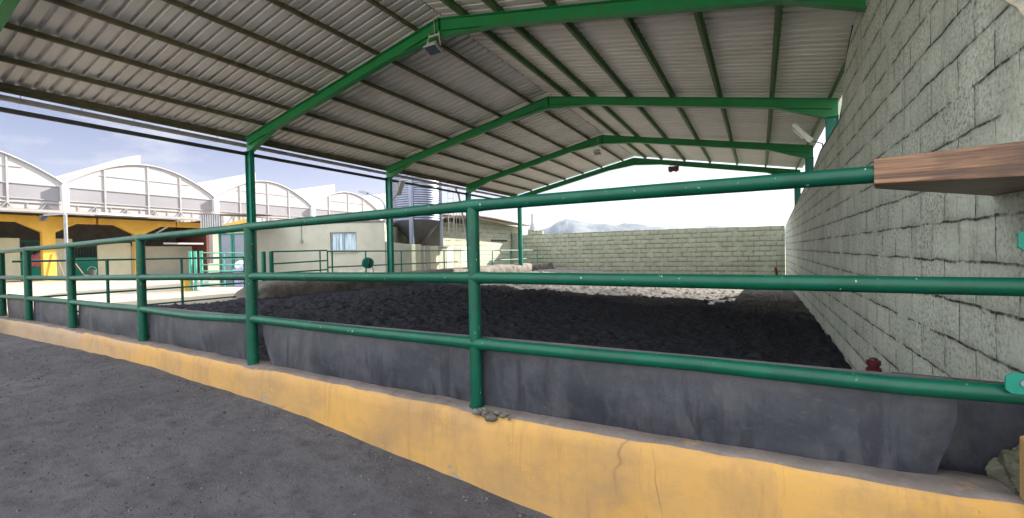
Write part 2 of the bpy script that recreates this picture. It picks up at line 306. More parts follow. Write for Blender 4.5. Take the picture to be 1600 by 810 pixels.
# ------------------------------------------------------------------ mesh building
LOC = {}
class MB:
    def __init__(s): s.v = []; s.f = []; s.mi = []; s.cur = 0
    def add(s, vs, fs):
        o = len(s.v); s.v += [tuple(p) for p in vs]; s.f += [tuple(i+o for i in f) for f in fs]; s.mi += [s.cur]*len(fs); return s
    def box(s, x0, y0, z0, x1, y1, z1):
        return s.add([(x0, y0, z0), (x1, y0, z0), (x1, y1, z0), (x0, y1, z0), (x0, y0, z1), (x1, y0, z1), (x1, y1, z1), (x0, y1, z1)],
                     [(3, 2, 1, 0), (4, 5, 6, 7), (0, 1, 5, 4), (1, 2, 6, 5), (2, 3, 7, 6), (3, 0, 4, 7)])
    def obox(s, c, ax, ay, az):
        c, ax, ay, az = map(Vector, (c, ax, ay, az))
        vs = [c+ax*i+ay*j+az*k for k in (-1, 1) for (i, j) in ((-1, -1), (1, -1), (1, 1), (-1, 1))]
        return s.add(vs, [(3, 2, 1, 0), (4, 5, 6, 7), (0, 1, 5, 4), (1, 2, 6, 5), (2, 3, 7, 6), (3, 0, 4, 7)])
    def bar(s, p0, p1, w, h, up=(0, 0, 1)):
        p0 = Vector(p0); p1 = Vector(p1); d = (p1-p0); L = d.length; d.normalize(); u = Vector(up)
        sd = d.cross(u)
        if sd.length < 1e-4: sd = d.cross(Vector((1, 0, 0)))
        sd.normalize(); u = sd.cross(d)
        return s.obox((p0+p1)/2, d*L/2, sd*w/2, u*h/2)
    def tube(s, pts, r, n=12, cap=True):
        pts = [Vector(p) for p in pts]; rs = r if isinstance(r, (list, tuple)) else [r]*len(pts); vs = []; fs = []
        ref = None
        for k, p in enumerate(pts):
            d = (pts[min(k+1, len(pts)-1)]-pts[max(k-1, 0)]).normalized()
            if ref is None: ref = d.orthogonal().normalized()
            ref = (ref-d*ref.dot(d)).normalized(); b = d.cross(ref)
            for a in range(n):
                t = 2*math.pi*a/n; vs.append(p+(ref*math.cos(t)+b*math.sin(t))*rs[k])
        for k in range(len(pts)-1):
            for a in range(n): fs.append((k*n+a, k*n+(a+1) % n, (k+1)*n+(a+1) % n, (k+1)*n+a))
        if cap: fs.append(tuple(reversed(range(n)))); fs.append(tuple(range((len(pts)-1)*n, len(pts)*n)))
        return s.add(vs, fs)
    def lathe(s, c, prof, n=20, axis='Z'):
        vs = []; fs = []
        for (r, z) in prof:
            for a in range(n):
                t = 2*math.pi*a/n; p = (r*math.cos(t), r*math.sin(t), z)
                if axis == 'Y': p = (p[0], p[2], p[1])
                vs.append((c[0]+p[0], c[1]+p[1], c[2]+p[2]))
        for k in range(len(prof)-1):
            for a in range(n): fs.append((k*n+a, k*n+(a+1) % n, (k+1)*n+(a+1) % n, (k+1)*n+a))
        fs.append(tuple(reversed(range(n)))); fs.append(tuple(range((len(prof)-1)*n, len(prof)*n)))
        return s.add(vs, fs)
    def prism(s, poly, ext):
        n = len(poly); e = Vector(ext); a = [Vector(p) for p in poly]
        return s.add(a+[p+e for p in a], [tuple(reversed(range(n))), tuple(range(n, 2*n))]+[(i, (i+1) % n, (i+1) % n+n, i+n) for i in range(n)])
    def grid(s, P):                                     # P: (nu, nv, 3)
        nu, nv, _ = P.shape
        return s.add([tuple(map(float, p)) for p in P.reshape(-1, 3)], [(i*nv+j, (i+1)*nv+j, (i+1)*nv+j+1, i*nv+j+1) for i in range(nu-1) for j in range(nv-1)])
    def slab(s, P, ext):                                # closed sheet: grid P, its copy moved by ext, rim faces
        nu, nv, _ = P.shape; n = nu*nv; Q = P+np.array(ext)
        vs = [tuple(map(float, p)) for p in P.reshape(-1, 3)]+[tuple(map(float, p)) for p in Q.reshape(-1, 3)]
        fs = []
        for i in range(nu-1):
            for j in range(nv-1):
                q = (i*nv+j, (i+1)*nv+j, (i+1)*nv+j+1, i*nv+j+1); fs.append(q); fs.append(tuple(n+x for x in reversed(q)))
        rim = [i*nv for i in range(nu)]+[(nu-1)*nv+j for j in range(1, nv)]+[i*nv+nv-1 for i in range(nu-2, -1, -1)]+[j for j in range(nv-2, 0, -1)]
        for k in range(len(rim)):
            a, b = rim[k], rim[(k+1) % len(rim)]; fs.append((b, a, a+n, b+n))
        return s.add(vs, fs)
    def build(s, name, mat, parent=None, loc=None, smooth=False, bevel=0, angle=40):
        me = bpy.data.meshes.new(name); root = Vector(loc) if loc is not None else (LOC[parent.name] if parent else Vector((0, 0, 0)))
        me.from_pydata([(v[0]-root.x, v[1]-root.y, v[2]-root.z) for v in s.v], [], s.f)
        mats = mat if isinstance(mat, (list, tuple)) else [mat]
        for q in mats: me.materials.append(MT[q] if isinstance(q, str) else q)
        if len(mats) > 1: me.polygons.foreach_set('material_index', s.mi)
        me.update(); o = bpy.data.objects.new(name, me); COL.objects.link(o)
        if smooth:
            me.polygons.foreach_set('use_smooth', [True]*len(me.polygons)); me.set_sharp_from_angle(angle=math.radians(angle))
        if parent: o.parent = parent; LOC[o.name] = LOC[parent.name]
        else: o.location = (root.x, root.y, root.z+H); LOC[o.name] = root
        if bevel:
            b = o.modifiers.new('bevel', 'BEVEL'); b.width = bevel; b.segments = 2; b.limit_method = 'ANGLE'
        return o
def tag(o, label=None, cat=None, group=None, kind=None):
    for k, v in (('label', label), ('category', cat), ('group', group), ('kind', kind)):
        if v: o[k] = v
    return o
def thing(name, label, cat, loc, group=None):           # loc relative to the eye; Empty at the thing's base
    o = bpy.data.objects.new(name, None); COL.objects.link(o); o.location = (loc[0], loc[1], loc[2]+H); o.empty_display_size = .2
    LOC[o.name] = Vector(loc); return tag(o, label, cat, group)

# ------------------------------------------------------------------ ground
def gz(x):   # level of the yard in front of the kerb
    return np.interp(x, [-30, -12, -8.6, -6, -3.5, -2.4, -1, 3], [-1.12, -1.24, -1.21, -1.215, -1.32, -1.43, -1.56, -1.60])
def az(x): return -1.09-.0525*(np.asarray(x)+11.7)      # level of the arena sand
# far plain as one sheet to the horizon
xs = np.array([-30000, -8000, -2500, -700, -200, -70, -30, 0, 30, 100, 400, 1500, 6000, 30000.]); X, Y = np.meshgrid(xs, xs, indexing='ij')
Z = np.where(np.hypot(X, Y) > 120, -6., -3.2)
tag(MB().grid(np.dstack([X, Y, Z])).build('ground', 'plain_far', smooth=True), kind='structure')
# grey yard in front of the kerb
X, Y = np.meshgrid(np.r_[np.linspace(-34, -13, 50), np.linspace(-12.95, 1.6, 330), np.linspace(2, 25, 20)], np.r_[np.linspace(-40, -3, 70), np.linspace(-2.95, 2.6, 150)], indexing='ij')
nk = np.clip((2.40-Y)/.5, .15, 1)
Z = gz(X)+nk*(.022*fbm(X*1.1, Y*1.1, 4, 3)+.016*fbm(X*6, Y*6, 4, 9, .6))+.012*np.exp(-((Y-2.32)/.12)**2)*(.5+fbm(X*4, Y*4, 2, 5))
m_ = Y[0] > -7.5
tag(MB().grid(np.dstack([X, Y, Z])[:, ~m_ | (np.arange(len(m_)) == np.argmax(m_))]).build('yard', 'yard_bounce', smooth=True, angle=180), kind='structure')  # unseen part behind the camera, made pale to bounce light
tag(MB().grid(np.dstack([X, Y, Z])[:, m_]).build('gravel_yard', 'ground', smooth=True, angle=180), kind='structure')
# loose stones and clods
mb = MB()
for k in range(6200):
    x = random.uniform(-9, .6); y = 2.28-abs(random.gauss(0, 1.1)) if k < 2300 else random.uniform(-.5, 2.2) if k < 4200 else 2.27-abs(random.gauss(0, .06))
    if y > 2.27: continue
    r = random.choice((.004, .005, .006, .006, .008, .008, .011))*random.uniform(.7, 1.4); z = float(gz(x)+min(1, max(.15, (2.40-y)/.5))*(.022*fbm(np.array(x*1.1), np.array(y*1.1), 4, 3)+.016*fbm(np.array(x*6), np.array(y*6), 4, 9, .6)))
    a = random.random()*6.28; c, s_ = math.cos(a)*r, math.sin(a)*r; hh = r*random.uniform(.5, .9)
    mb.add([(x+c, y+s_, z-.002), (x-s_*.8, y+c*.8, z-.002), (x-c, y-s_*.9, z-.002), (x+s_, y-c, z-.002), (x+c*.5, y+s_*.4, z+hh), (x-c*.4, y-s_*.5, z+hh*.85)],
           [(0, 1, 4), (1, 2, 5), (1, 5, 4), (2, 3, 5), (3, 0, 4), (3, 4, 5)])
tag(mb.build('loose_gravel', 'stones'), kind='stuff')
# pale yard beyond the barn
X, Y = np.meshgrid(np.linspace(-60, -11.9, 120), np.linspace(-14, 60, 150), indexing='ij')
m_ = (Y < 2.6) & (X > -13.2)
Z = -1.10+.03*fbm(X*.6, Y*.6, 4, 31)-.0*X; Z = np.where(m_, -1.5, Z)
tag(MB().grid(np.dstack([X, Y, Z])).build('yard', 'yardpale', smooth=True, angle=180), kind='structure')
# arena sand
X, Y = np.meshgrid(np.linspace(-11.8, 1.16, 330), np.r_[np.linspace(2.6, 12, 280), np.linspace(12.04, 26.05, 260)], indexing='ij')
wob = fbm(X*.5, Y*.5, 3, 41)
Z = az(X)+.07*wob+.05*fbm(X*2.0, Y*2.4, 3, 51, .55)-.13*np.abs(fbm(X*3.4+wob, Y*4.6, 2, 61))+.115*np.abs(fbm(X*8, Y*10, 2, 63))
Z += .16*np.exp(-((Y-2.6)/.5)**2)
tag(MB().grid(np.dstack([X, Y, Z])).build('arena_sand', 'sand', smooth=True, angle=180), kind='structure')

# ------------------------------------------------------------------ kerb under the corral fence
X = np.linspace(-12.7, .86, 300); prof = [(2.325, None), (2.322, -.25), (2.33, -.10), (2.335, -.045), (2.355, -.012), (2.40, 0.), (2.46, -.005), (2.52, -.012), (2.62, -.02), (2.68, -.08), (2.70, -.9)]
P = np.zeros((len(X), len(prof), 3))
top = np.interp(X, [-12.7, -8.5, -6, -4, -1.6, .86], [-.985, -.955, -.98, -1.0, -1.02, -.985])+.012*fbm(X*1.5, X*0, 3, 71)
for j, (y, dz) in enumerate(prof):
    z = gz(X)-.12 if dz is None else top+dz
    yy = y+.012*fbm(X*1.2, X*0+j*.35, 3, 81)+.008*fbm(X*7, X*0+j, 2, 82)
    if j < 3: yy = yy-.01*j*0
    P[:, j] = np.stack([X, yy, z+.012*fbm(X*6, X*0+j*.7, 2, 83)*(0 if dz is None else 1)], 1)
for c, w, d in ((-1.58, .16, .03), (-4.15, .12, .018), (-8.3, .25, .03)):      # broken edge by the posts
    e = np.exp(-((X-c)/w)**2)[:, None]*np.array([0, 0, .5, 1, 1, .8, .4, .1, 0, 0, 0])*d
    P[:, :, 2] -= e*(.6+1.2*np.abs(fbm(X*14, X*0, 2, 85)))[:, None]; P[:, :, 1] += e*.5
mb = MB(); mb.grid(P); nv = len(prof)
mb.mi = [1 if j >= 4 else 0 for i in range(len(X)-1) for j in range(nv-1)]
kerb = mb.build('kerb_wall', ['kerb', 'kerbtop'], loc=(-5.9, 2.5, -1.4), smooth=True, angle=60)
tag(kerb, 'low yellow ochre kerb wall with grey dusty top, running along the foot of the green corral fence', 'kerb wall')
# crumbs of broken concrete by the near post
mb = MB()
def rock(mb, c, r, sd, sq=(1, 1, 1), n=9, rough=.5):
    P = np.zeros((n, n*2+1, 3))
    for i in range(n):
        for j in range(n*2+1):
            th = math.pi*i/(n-1); ph = 2*math.pi*(j % (n*2))/(n*2); d = np.array([math.sin(th)*math.cos(ph), math.sin(th)*math.sin(ph), math.cos(th)])
            k = 1+rough*float(fbm(np.array(d[0]*1.7+d[2]*1.3+sd), np.array(d[1]*1.7-d[2]+sd*.7), 4, sd))
            P[i, j] = np.array(c)+d*k*r*np.array(sq)
    mb.grid(P)
for k in range(26):
    rock(mb, (random.uniform(-1.62, -1.36), random.uniform(2.345, 2.42), -1.035+random.uniform(-.02, .012)), random.uniform(.008, .026), k, (1.2, 1, .8), 6)
tag(mb.build('concrete_crumbs', 'concrete', loc=(-1.5, 2.4, -1.04), smooth=True, angle=50), 'heap of crumbled grey mortar at the foot of the nearest green post', 'rubble')

# ------------------------------------------------------------------ corral fence
fen = thing('corral_fence', 'green tubular steel corral fence with three thick rails, nearest fence standing on the yellow kerb', 'fence', (-5.5, 2.45, -1.02))
YF = 2.45
posts = [(-1.668, .318, -1.06, .041), (-4.243, .295, -1.045, .05), (-6.524, .268, -1.02, .047), (-8.74, .236, -.99, .05), (-10.64, .217, -.995, .05), (-12.07, .205, -.97, .05)]
for x, zt, zb, r in posts:
    p = MB().tube([(x-.004, YF, zb), (x, YF, zt-.01)], r, 18).build('post', 'green', fen, smooth=True)
    MB().tube([(x-.004, YF, zb+.012), (x-.004, YF, zb+.035)], r+.009, 18).build('collar', 'green', p, smooth=True)
def rail(name, pts, r):
    px_ = np.array([p[0] for p in pts][::-1]); pz_ = np.array([p[1] for p in pts][::-1]); xs_ = set(px_.tolist())
    for p in posts:
        for d in (-.30, -.16, -.09, -.045, 0, .045, .09, .16, .30):
            if px_[0] < p[0]+d < px_[-1]: xs_.add(p[0]+d)
    xs_ = np.array(sorted(xs_ | set(np.arange(px_[0], px_[-1], .35).tolist())))
    zs_ = np.interp(xs_, px_, pz_)+.004*fbm(xs_*1.7, xs_*0+r*100, 2, 5)
    rr = [r*(1+.16*max(math.exp(-((x-p[0])/.085)**2) for p in posts)+.03*float(vnoise(np.array(x*5.), np.array(r*50), 2))) for x in xs_]
    return MB().tube([(x, YF+.003*float(vnoise(np.array(x*2.), np.array(1.), 8)), z) for x, z in zip(xs_, zs_)], rr, 18).build(name, 'green', fen, smooth=True)
rail('top_rail', [(.50, .306), (-.57, .316), (-1.668, .318), (-3, .307), (-4.243, .294), (-6.5, .266), (-8.74, .233), (-12.3, .200)], .038)
rail('middle_rail', [(1.12, -.176), (0, -.168), (-1.668, -.163), (-3, -.170), (-4.243, -.178), (-6.5, -.21), (-8.74, -.244), (-12.3, -.27)], .037)
rail('bottom_rail', [(1.12, -.588), (.5, -.605), (-.3, -.597), (-.95, -.605), (-1.668, -.606), (-2.5, -.603), (-3.4, -.598), (-4.243, -.585), (-4.7, -.60), (-5.36, -.617), (-5.9, -.611), (-6.5, -.594), (-7.6, -.603), (-8.74, -.592), (-10.6, -.603), (-12.3, -.615)], .038)
for x, z in ((.87, -.535), (.905, .012)):
    y0 = 2.395
    pl = MB().prism([(x-.05, y0, z-.03), (x-.035, y0, z-.045), (x+.14, y0, z-.045), (x+.14, y0, z+.035), (x-.03, y0, z+.035), (x-.05, y0, z+.02)], (0, .012, 0)).build('bolt_plate', 'green_column', fen, bevel=.002)
    MB().lathe((x, y0-.008, z), [(.013, 0), (.013, .01)], 8, 'Y').build('bolt', 'steel', pl)
# ------------------------------------------------------------------ rubber sheets
def sheet(x0, x1, label, y=2.502, ztop=-.566, seed=0, rc=(0, 0), lc=(0, 0), flare=.03, zb=-1.045, yb=None):
    nx = max(30, int((x1-x0)*34)); nz = 16; P = np.zeros((nx, nz, 3))
    for i in range(nx):
        for j in range(nz):
            u = i/(nx-1); v = j/(nz-1)              # v 0 top, 1 bottom
            x = x0+(x1-x0)*u
            x -= (1-u)**6*(-lc[1])*math.sin(v*math.pi*.5)**2 if False else 0
            x += lc[0]*v**2*(1-u)**8-rc[0]*v**1.6*u**8+.02*math.sin(v*5)*(u**10)
            z = ztop+(zb-ztop)*v+.014*float(vnoise(np.array(x*1.3), np.array(seed*1.), seed))*v+.012*math.sin(u*3.14)*(v if seed % 2 else -v)
            yy = y+.022*float(fbm(np.array(x*1.4), np.array(v*1.3+seed), 3, seed))*(.25+v)-flare*math.sin(v*math.pi*.9)*(.3+math.sin(u*math.pi))*.7
            if v > .12: yy = min(yy, y+.02)
            yy -= lc[1]*(1-u)**14*v+rc[1]*u**14*v
            P[i, j] = (x, yy, z)
    mb = MB(); mb.slab(P, (0, .006, 0))
    o = mb.build('rubber_sheet', 'rubber', loc=((x0+x1)/2, y, -1.05), smooth=True, angle=40)
    return tag(o, label, 'rubber sheet', 'rubber sheets hung from the bottom rail of the corral fence')
sheet(-1.735, .70, 'longest black rubber sheet, right of the nearest post, its right end curled back', seed=1, rc=(.035, -.05))
sheet(-4.16, -1.655, 'black rubber sheet just left of the nearest post, its lower left corner curled back', seed=2, lc=(.20, .02))
sheet(-6.46, -4.30, 'black rubber sheet hanging below the sagging stretch of bottom rail', seed=3, lc=(.04, .02), rc=(.02, .01))
sheet(-8.68, -6.57, 'black rubber sheet, fourth bay counted from the pale block wall', seed=4)
sheet(-10.6, -8.79, 'black rubber sheet, fifth bay counted from the pale block wall', seed=5, flare=.02)
sheet(-12.02, -10.69, 'leftmost black rubber sheet, farthest along the kerb', seed=6, flare=.02)
sheet(.55, 1.14, 'dark rubber sheet set back in the gap beside the mossy concrete lump', y=2.74, ztop=-.615, seed=8, zb=-1.2, flare=.0)
# lumps at the right end
mb = MB(); rock(mb, (1.0, 2.66, -1.06), .16, 3, (.85, .7, 1.05), 40, .55)
tag(mb.build('concrete_lump', 'moss', loc=(1., 2.66, -1.2), smooth=True, angle=30), 'rough mossy lump of broken concrete standing at the right end of the kerb', 'concrete lump')
mb = MB(); rock(mb, (.90, 2.47, -1.06), .06, 5, (1, .8, .8), 14, .9)
tag(mb.build('mortar_heap', 'concrete', loc=(.9, 2.47, -1.1), smooth=True, angle=30), 'small grey heap of mortar in front of the mossy concrete lump', 'rubble')
tag(MB().box(.862, 2.30, -1.75, 1.13, 2.42, -.74).build('end_pillar', 'kerb', loc=(1, 2.36, -1.7), bevel=.01), 'yellow painted end pillar at the right edge, closing the kerb wall', 'pillar')
# timber
tb = MB().add([(.43, 2.41, .262), (1.15, 2.41, .240), (1.15, 3.50, .262), (.47, 2.62, .262), (.43, 2.41, .368), (1.15, 2.41, .392), (1.15, 3.50, .37), (.47, 2.62, .37)], [(3, 2, 1, 0), (4, 5, 6, 7), (0, 1, 5, 4), (1, 2, 6, 5), (2, 3, 7, 6), (3, 0, 4, 7)])
tag(tb.build('timber_block', 'wood', loc=(.8, 2.6, .25), bevel=.004), 'wedge of stained brown timber holding the top rail against the pale block wall', 'timber block')

# ------------------------------------------------------------------ right block wall
XW = 1.15
arc = [(3.17+.16*math.cos(t), 1.09+.21*math.sin(t)) for t in np.linspace(math.pi, math.pi/2, 6)]
prof = [(2.2, -2.0), (2.2, 1.0), (3.02, 1.0), (3.10, 1.12), (3.2, 1.2), (3.34, 1.30), (3.45, 1.42), (3.6, 1.75), (3.7, 2.4), (3.72, 3.2), (7.0, 3.2), (7.75, 2.96), (8.2, 2.78), (8.45, 2.6), (8.7, 2.08), (8.95, 2.01), (11.6, 2.0), (13.1, 1.80), (19.2, 1.47), (26.2, 1.06), (26.2, -2.0)]
w = MB().prism([(XW, y, z) for y, z in prof], (.2, 0, 0)).build('block_wall', 'wall', loc=(1.25, 14, -1.8), bevel=.012)
tag(w, 'tall pale green block wall on the right with dark cracked joints, rising to the roof', 'wall')
mb = MB(); pts = [(XW+.03, y, z+.03) for y, z in ((7.8, 3.05), (8.25, 2.84), (8.5, 2.64), (8.72, 2.2), (9.0, 2.04), (11.6, 2.03), (13.1, 1.83), (19.2, 1.50), (26, 1.09))]
tag(mb.tube(pts, .018, 8).build('cable', 'black_cable', loc=(XW, 14, 1.8)), 'black cable lying along the stepped top edge of the tall block wall', 'cable')
mb = MB(); rope = [(XW-.02, 3.02, 1.03), (XW-.02, 3.14, 1.16), (XW-.02, 3.34, 1.31), (XW-.02, 3.55, 1.55), (XW-.02, 3.64, 1.9), (XW-.02, 3.7, 2.6)]
tag(mb.tube(rope, .012, 6).build('rope', 'rope', loc=(XW, 3.3, 1.)), 'pale rope edging the dark canvas flap at the top of the block wall', 'rope')
P = np.zeros((14, 18, 3))
for i in range(14):
    for j in range(18):
        y = 1.6+2.2*i/13; z = .98+2.3*j/17; P[i, j] = (XW+.10+.06*math.sin(y*7+z*2)+.04*math.sin(z*5), y, z)
tag(MB().slab(P, (.01, 0, 0)).build('canvas_flap', 'dark', loc=(XW, 2.7, 1.), smooth=True), 'dark canvas flap hanging over the top corner of the tall block wall', 'canvas flap')
# unseen mass added beyond the wall to keep a sun stripe off the sand
nb = thing('sun_blocker', 'tall unseen shed added beyond the pale block wall to block the sun', 'shed', (5.6, 16.5, -1.6))
MB().box(3.05, 8.5, -2, 8, 25, 6.6).build('wall', 'plaster_green', nb)
MB().box(2.95, 8.4, 6.603, 8.1, 25.1, 6.72).build('roof', 'roofdark', nb)

# ------------------------------------------------------------------ far block wall
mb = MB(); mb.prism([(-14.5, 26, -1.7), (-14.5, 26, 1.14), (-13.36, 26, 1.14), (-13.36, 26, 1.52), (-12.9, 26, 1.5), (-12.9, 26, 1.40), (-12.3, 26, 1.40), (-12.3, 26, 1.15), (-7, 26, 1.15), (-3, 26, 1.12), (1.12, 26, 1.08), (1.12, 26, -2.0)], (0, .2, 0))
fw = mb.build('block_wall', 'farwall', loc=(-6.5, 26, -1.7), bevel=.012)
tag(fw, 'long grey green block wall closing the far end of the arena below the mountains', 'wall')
MB().box(-14.44, 25.72, -1.4, -13.9, 25.998, 1.3).build('pilaster', 'plaster_green', fw, bevel=.02)

# ------------------------------------------------------------------ open barn
barn = thing('open_barn', 'open sided barn with green steel frames and a pitched corrugated roof over the arena', 'barn', (-5.2, 9.5, -1.6))
XL, XR, XM = -11.68, 1.40, -5.3
zr, zl = 4.49, 3.18
def ztop(x): return zr-(zr-zl)*(abs(x-XM)/(XM-XL if x < XM else XR-XM))
FY = [1.97, 6.8, 11.8, 16.8, 21.8]
for fy in FY:
    for sx_, xe in ((-1, XL), (1, XR)):
        mb = MB(); out = sx_*.11
        top = [(xe+out, ztop(xe)-.02), (XM, zr)]
        if sx_ < 0: bot = [(XM, zr-.34), (XM-1.25, ztop(XM-1.25)-.21), (xe+1.1, ztop(xe+1.1)-.21), (xe+.11, ztop(xe)-.39), (xe-.11, ztop(xe)-.39)]
        else: bot = [(XM, zr-.34), (XM+1.25, ztop(XM+1.25)-.21), (xe-1.1, ztop(xe-1.1)-.21), (xe-.11, ztop(xe)-.39), (xe+.11, ztop(xe)-.39)]
        poly = [(x, fy-.006, z) for x, z in top+bot]
        mb.prism(poly, (0, .012, 0))
        a, b = Vector((xe+out, fy, ztop(xe)-.02)), Vector((XM, fy, zr)); mb.bar(a, b, .14, .014)
        q = [Vector((x, fy, z)) for x, z in bot]
        for k in range(3): mb.bar(q[k], q[k+1], .139-.001*k, .013)
        # straight lower flange above the haunches
        for (xa, xb) in ((XM, XM+sx_*1.25), (xe-sx_*1.1, xe)): mb.bar((xa, fy, ztop(xa)-.212), (xb, fy, ztop(xb)-.212), .12, .011)
        rf = mb.build('rafter', 'green_beam', barn)
        # column: I section, web in the frame plane
        c = MB(); zb = -1.9; zc = ztop(xe)-.392
        c.box(xe-.10, fy-.005, zb, xe+.10, fy+.005, zc); c.box(xe-.112, fy-.06, zb, xe-.10, fy+.06, zc); c.box(xe+.10, fy-.06, zb, xe+.112, fy+.06, zc)
        c.box(xe-.12, fy-.07, zc, xe+.12, fy+.07, zc+.014)
        cc = c.build('column', 'green_column', barn)
        if sx_ > 0:
            MB().bar((xe-.02, fy+.02, zc-.25), (xe+.02, fy+.75, ztop(xe)+.02), .05, .05).build('brace', 'green_column', barn)
        for zz in (zc-.06, zc-.40): MB().lathe((xe+.05, fy-.02, zz), [(.016, 0), (.016, .014)], 8, 'Y').build('bolt', 'steel', cc)
    MB().box(XM-.008, fy-.075, zr-.35, XM+.008, fy+.075, zr+.005).build('ridge_plate', 'green_beam', barn)
Y0, Y1 = 1.5, 21.93
lx = [-11.86, -10.93, -9.92, -8.92, -7.92, -6.92, -5.85]; rx_ = [1.38, .29, -.79, -1.87, -2.95, -3.97, -4.72]
for xs_, mt in ((lx, 'purlin_shaded'), (rx_, 'purlin_green')):
    for x in xs_:
        z = ztop(x)+.006; s_ = -1 if x < XM else 1; mb = MB()
        mb.box(x-.004, Y0, z-(.075 if x < -11.5 else 0), x+.004, Y1, z+.10); mb.box(x-(.055 if s_ > 0 else -.004), Y0, z, x+(.055 if s_ < 0 else -.004), Y1, z+.006)
        mb.box(x-(.055 if s_ < 0 else -.0045), Y0, z+.094, x+(.055 if s_ > 0 else -.0045), Y1, z+.1005)
        mb.box(x-s_*.055-.003, Y0, z+.0065, x-s_*.055+.003, Y1, z+.022)
        mb.build('purlin', mt, barn)
# corrugated sheets (trapezoid ribs run down the slope)
pitch = .205; rib = [(0, 0), (.128, 0), (.141, .048), (.192, .048)]
ys, hs = [], []
y = Y0
while y < Y1-.02:
    for a, b in rib: ys.append(y+a); hs.append(b)
    y += pitch
ys = np.array(ys); hs = np.array(hs)
for s_, xe, xm in ((-1, -12.06, XM-.02), (1, 1.60, XM+.02)):
    XX = np.linspace(xm, xe, 8); P = np.zeros((len(XX), len(ys), 3))
    for i, x in enumerate(XX): P[i, :, 0] = x; P[i, :, 1] = ys; P[i, :, 2] = ztop(x)+.109+hs
    MB().slab(P, (0, 0, .004)).build('roof_sheet', 'sheet', barn)
MB().prism([(XM-.3, Y0, ztop(XM-.3)+.165), (XM, Y0, zr+.165), (XM+.3, Y0, ztop(XM+.3)+.165), (XM+.3, Y0, ztop(XM+.3)+.17), (XM, Y0, zr+.17), (XM-.3, Y0, ztop(XM-.3)+.17)], (0, Y1-Y0, 0)).build('ridge_cap', 'sheet', barn)
# gutter, tie tube and downpipe along the left eave
mb = MB(); pr = [(-12.14+.085*math.cos(t), 3.075+.085*math.sin(t)) for t in np.linspace(math.pi, 2*math.pi, 9)]; pr = pr+[(x*1-(.006 if False else 0), z+.006) for x, z in reversed([( -12.14+.079*math.cos(t), 3.075+.079*math.sin(t)) for t in np.linspace(math.pi, 2*math.pi, 9)])]
n = len(pr)
mb.prism([(x, Y0-.1, z) for x, z in pr], (0, Y1-Y0+.1, 0))
gut = mb.build('gutter', 'gutter', barn, smooth=True)
for k in range(24):
    y = Y0+.4+k*.86
    MB().tube([(-12.14+.092*math.cos(q), y, 3.075+.092*math.sin(q)) for q in np.linspace(math.pi, 2*math.pi, 7)]+[(-12.0, y, 3.2)], .007, 5).build('gutter_bracket', 'gutter', gut)
MB().box(-11.82, Y0, 2.70, -11.75, Y1, 2.78).build('tie_tube', 'dark', barn)
MB().tube([(-12.14, 16.45, 2.97), (-12.08, 16.6, 2.7), (-12.02, 17.05, .9), (-12.0, 17.42, -.75)], .045, 12).build('downpipe', 'gutter', barn, smooth=True)
# floodlights
def hung_lamp(x, y, z, zt, label, sc_=1.):
    t = thing('floodlight', label, 'lamp', (x, y, z), 'floodlights of the barn')
    MB().tube([(x, y-.09, zt), (x+.02, y-.09, z+.27)], .008, 6).build('cord', 'rope', t)
    MB().bar((x-.12, y-.09, z+.25), (x+.12, y-.09, z+.25), .03, .02).build('hanger', 'lamp_white', t)
    for sx_ in (-1, 1): MB().bar((x+sx_*.11, y-.09, z+.30), (x+sx_*.17, y-.12, z+.02), .02, .012).build('arm', 'lamp_white', t)
    d = Vector((.0, -.35, -.9)).normalized(); rr = Vector((1, 0, 0)); uu = rr.cross(d)
    c = Vector((x, y-.12, z+.02)); h_ = MB(); b0 = c-d*.10; b1 = c+d*.06
    vs = [b0+rr*a*.07+uu*b*.05 for a, b in ((-1, -1), (1, -1), (1, 1), (-1, 1))]+[b1+rr*a*.15+uu*b*.12 for a, b in ((-1, -1), (1, -1), (1, 1), (-1, 1))]
    h_.add(vs, [(0, 1, 2, 3), (7, 6, 5, 4), (4, 5, 1, 0), (5, 6, 2, 1), (6, 7, 3, 2), (7, 4, 0, 3)])
    hd = h_.build('lamp_head', 'lamp_white', t, bevel=.008)
    MB().obox(b1+d*.006, rr*.125, uu*.098, d*.004).build('lamp_glass', 'glass', hd)
hung_lamp(-5.3, 6.7, 3.86, 4.49, 'floodlight hung on a cord from the ridge of the nearer green frame')
hung_lamp(-5.42, 16.7, 3.80, 4.49, 'dark small floodlight hung from the ridge of the third green frame')
def arm_lamp(c, d, up, base, mid, label, L=.26, mat='lamp_white'):
    t = thing('floodlight', label, 'lamp', c, 'floodlights of the barn'); c = Vector(c); d = Vector(d).normalized(); s_ = d.cross(Vector(up)).normalized(); u = s_.cross(d)
    b = MB().obox(c, d*L, s_*.095, u*.05).build('lamp_head', mat, t, bevel=.02)
    MB().obox(c+d*L*.72, d*L*.24, s_*.10, u*.056).build('ballast_box', mat, b, bevel=.01)
    MB().obox(c-d*L*.2-u*.075, d*L*.62, s_*.085, u*.022).build('lamp_glass', 'lamp_white', b, bevel=.012)
    MB().tube([base, mid, c+d*L*.9], .016, 8).build('arm', 'steel', t, smooth=True)
arm_lamp((.92, 12.5, 2.68), (.62, 0, -.78), (.78, -.25, .62), (1.32, 12.5, 2.0), (1.30, 12.5, 2.38), 'white box floodlight on a bent arm above the tall block wall', .29, 'bright')
arm_lamp((-11.32, 12.0, 2.42), (-.45, 0, -.85), (.85, -.1, .45), (-11.6, 11.9, 2.0), (-11.55, 11.95, 2.1), 'pale floodlight fixed on the left barn column in front of the silo', .27)
t = thing('warning_lamp', 'rusty red lamp box hanging under the far gable beam', 'lamp', (-3.45, 21.7, 3.62))
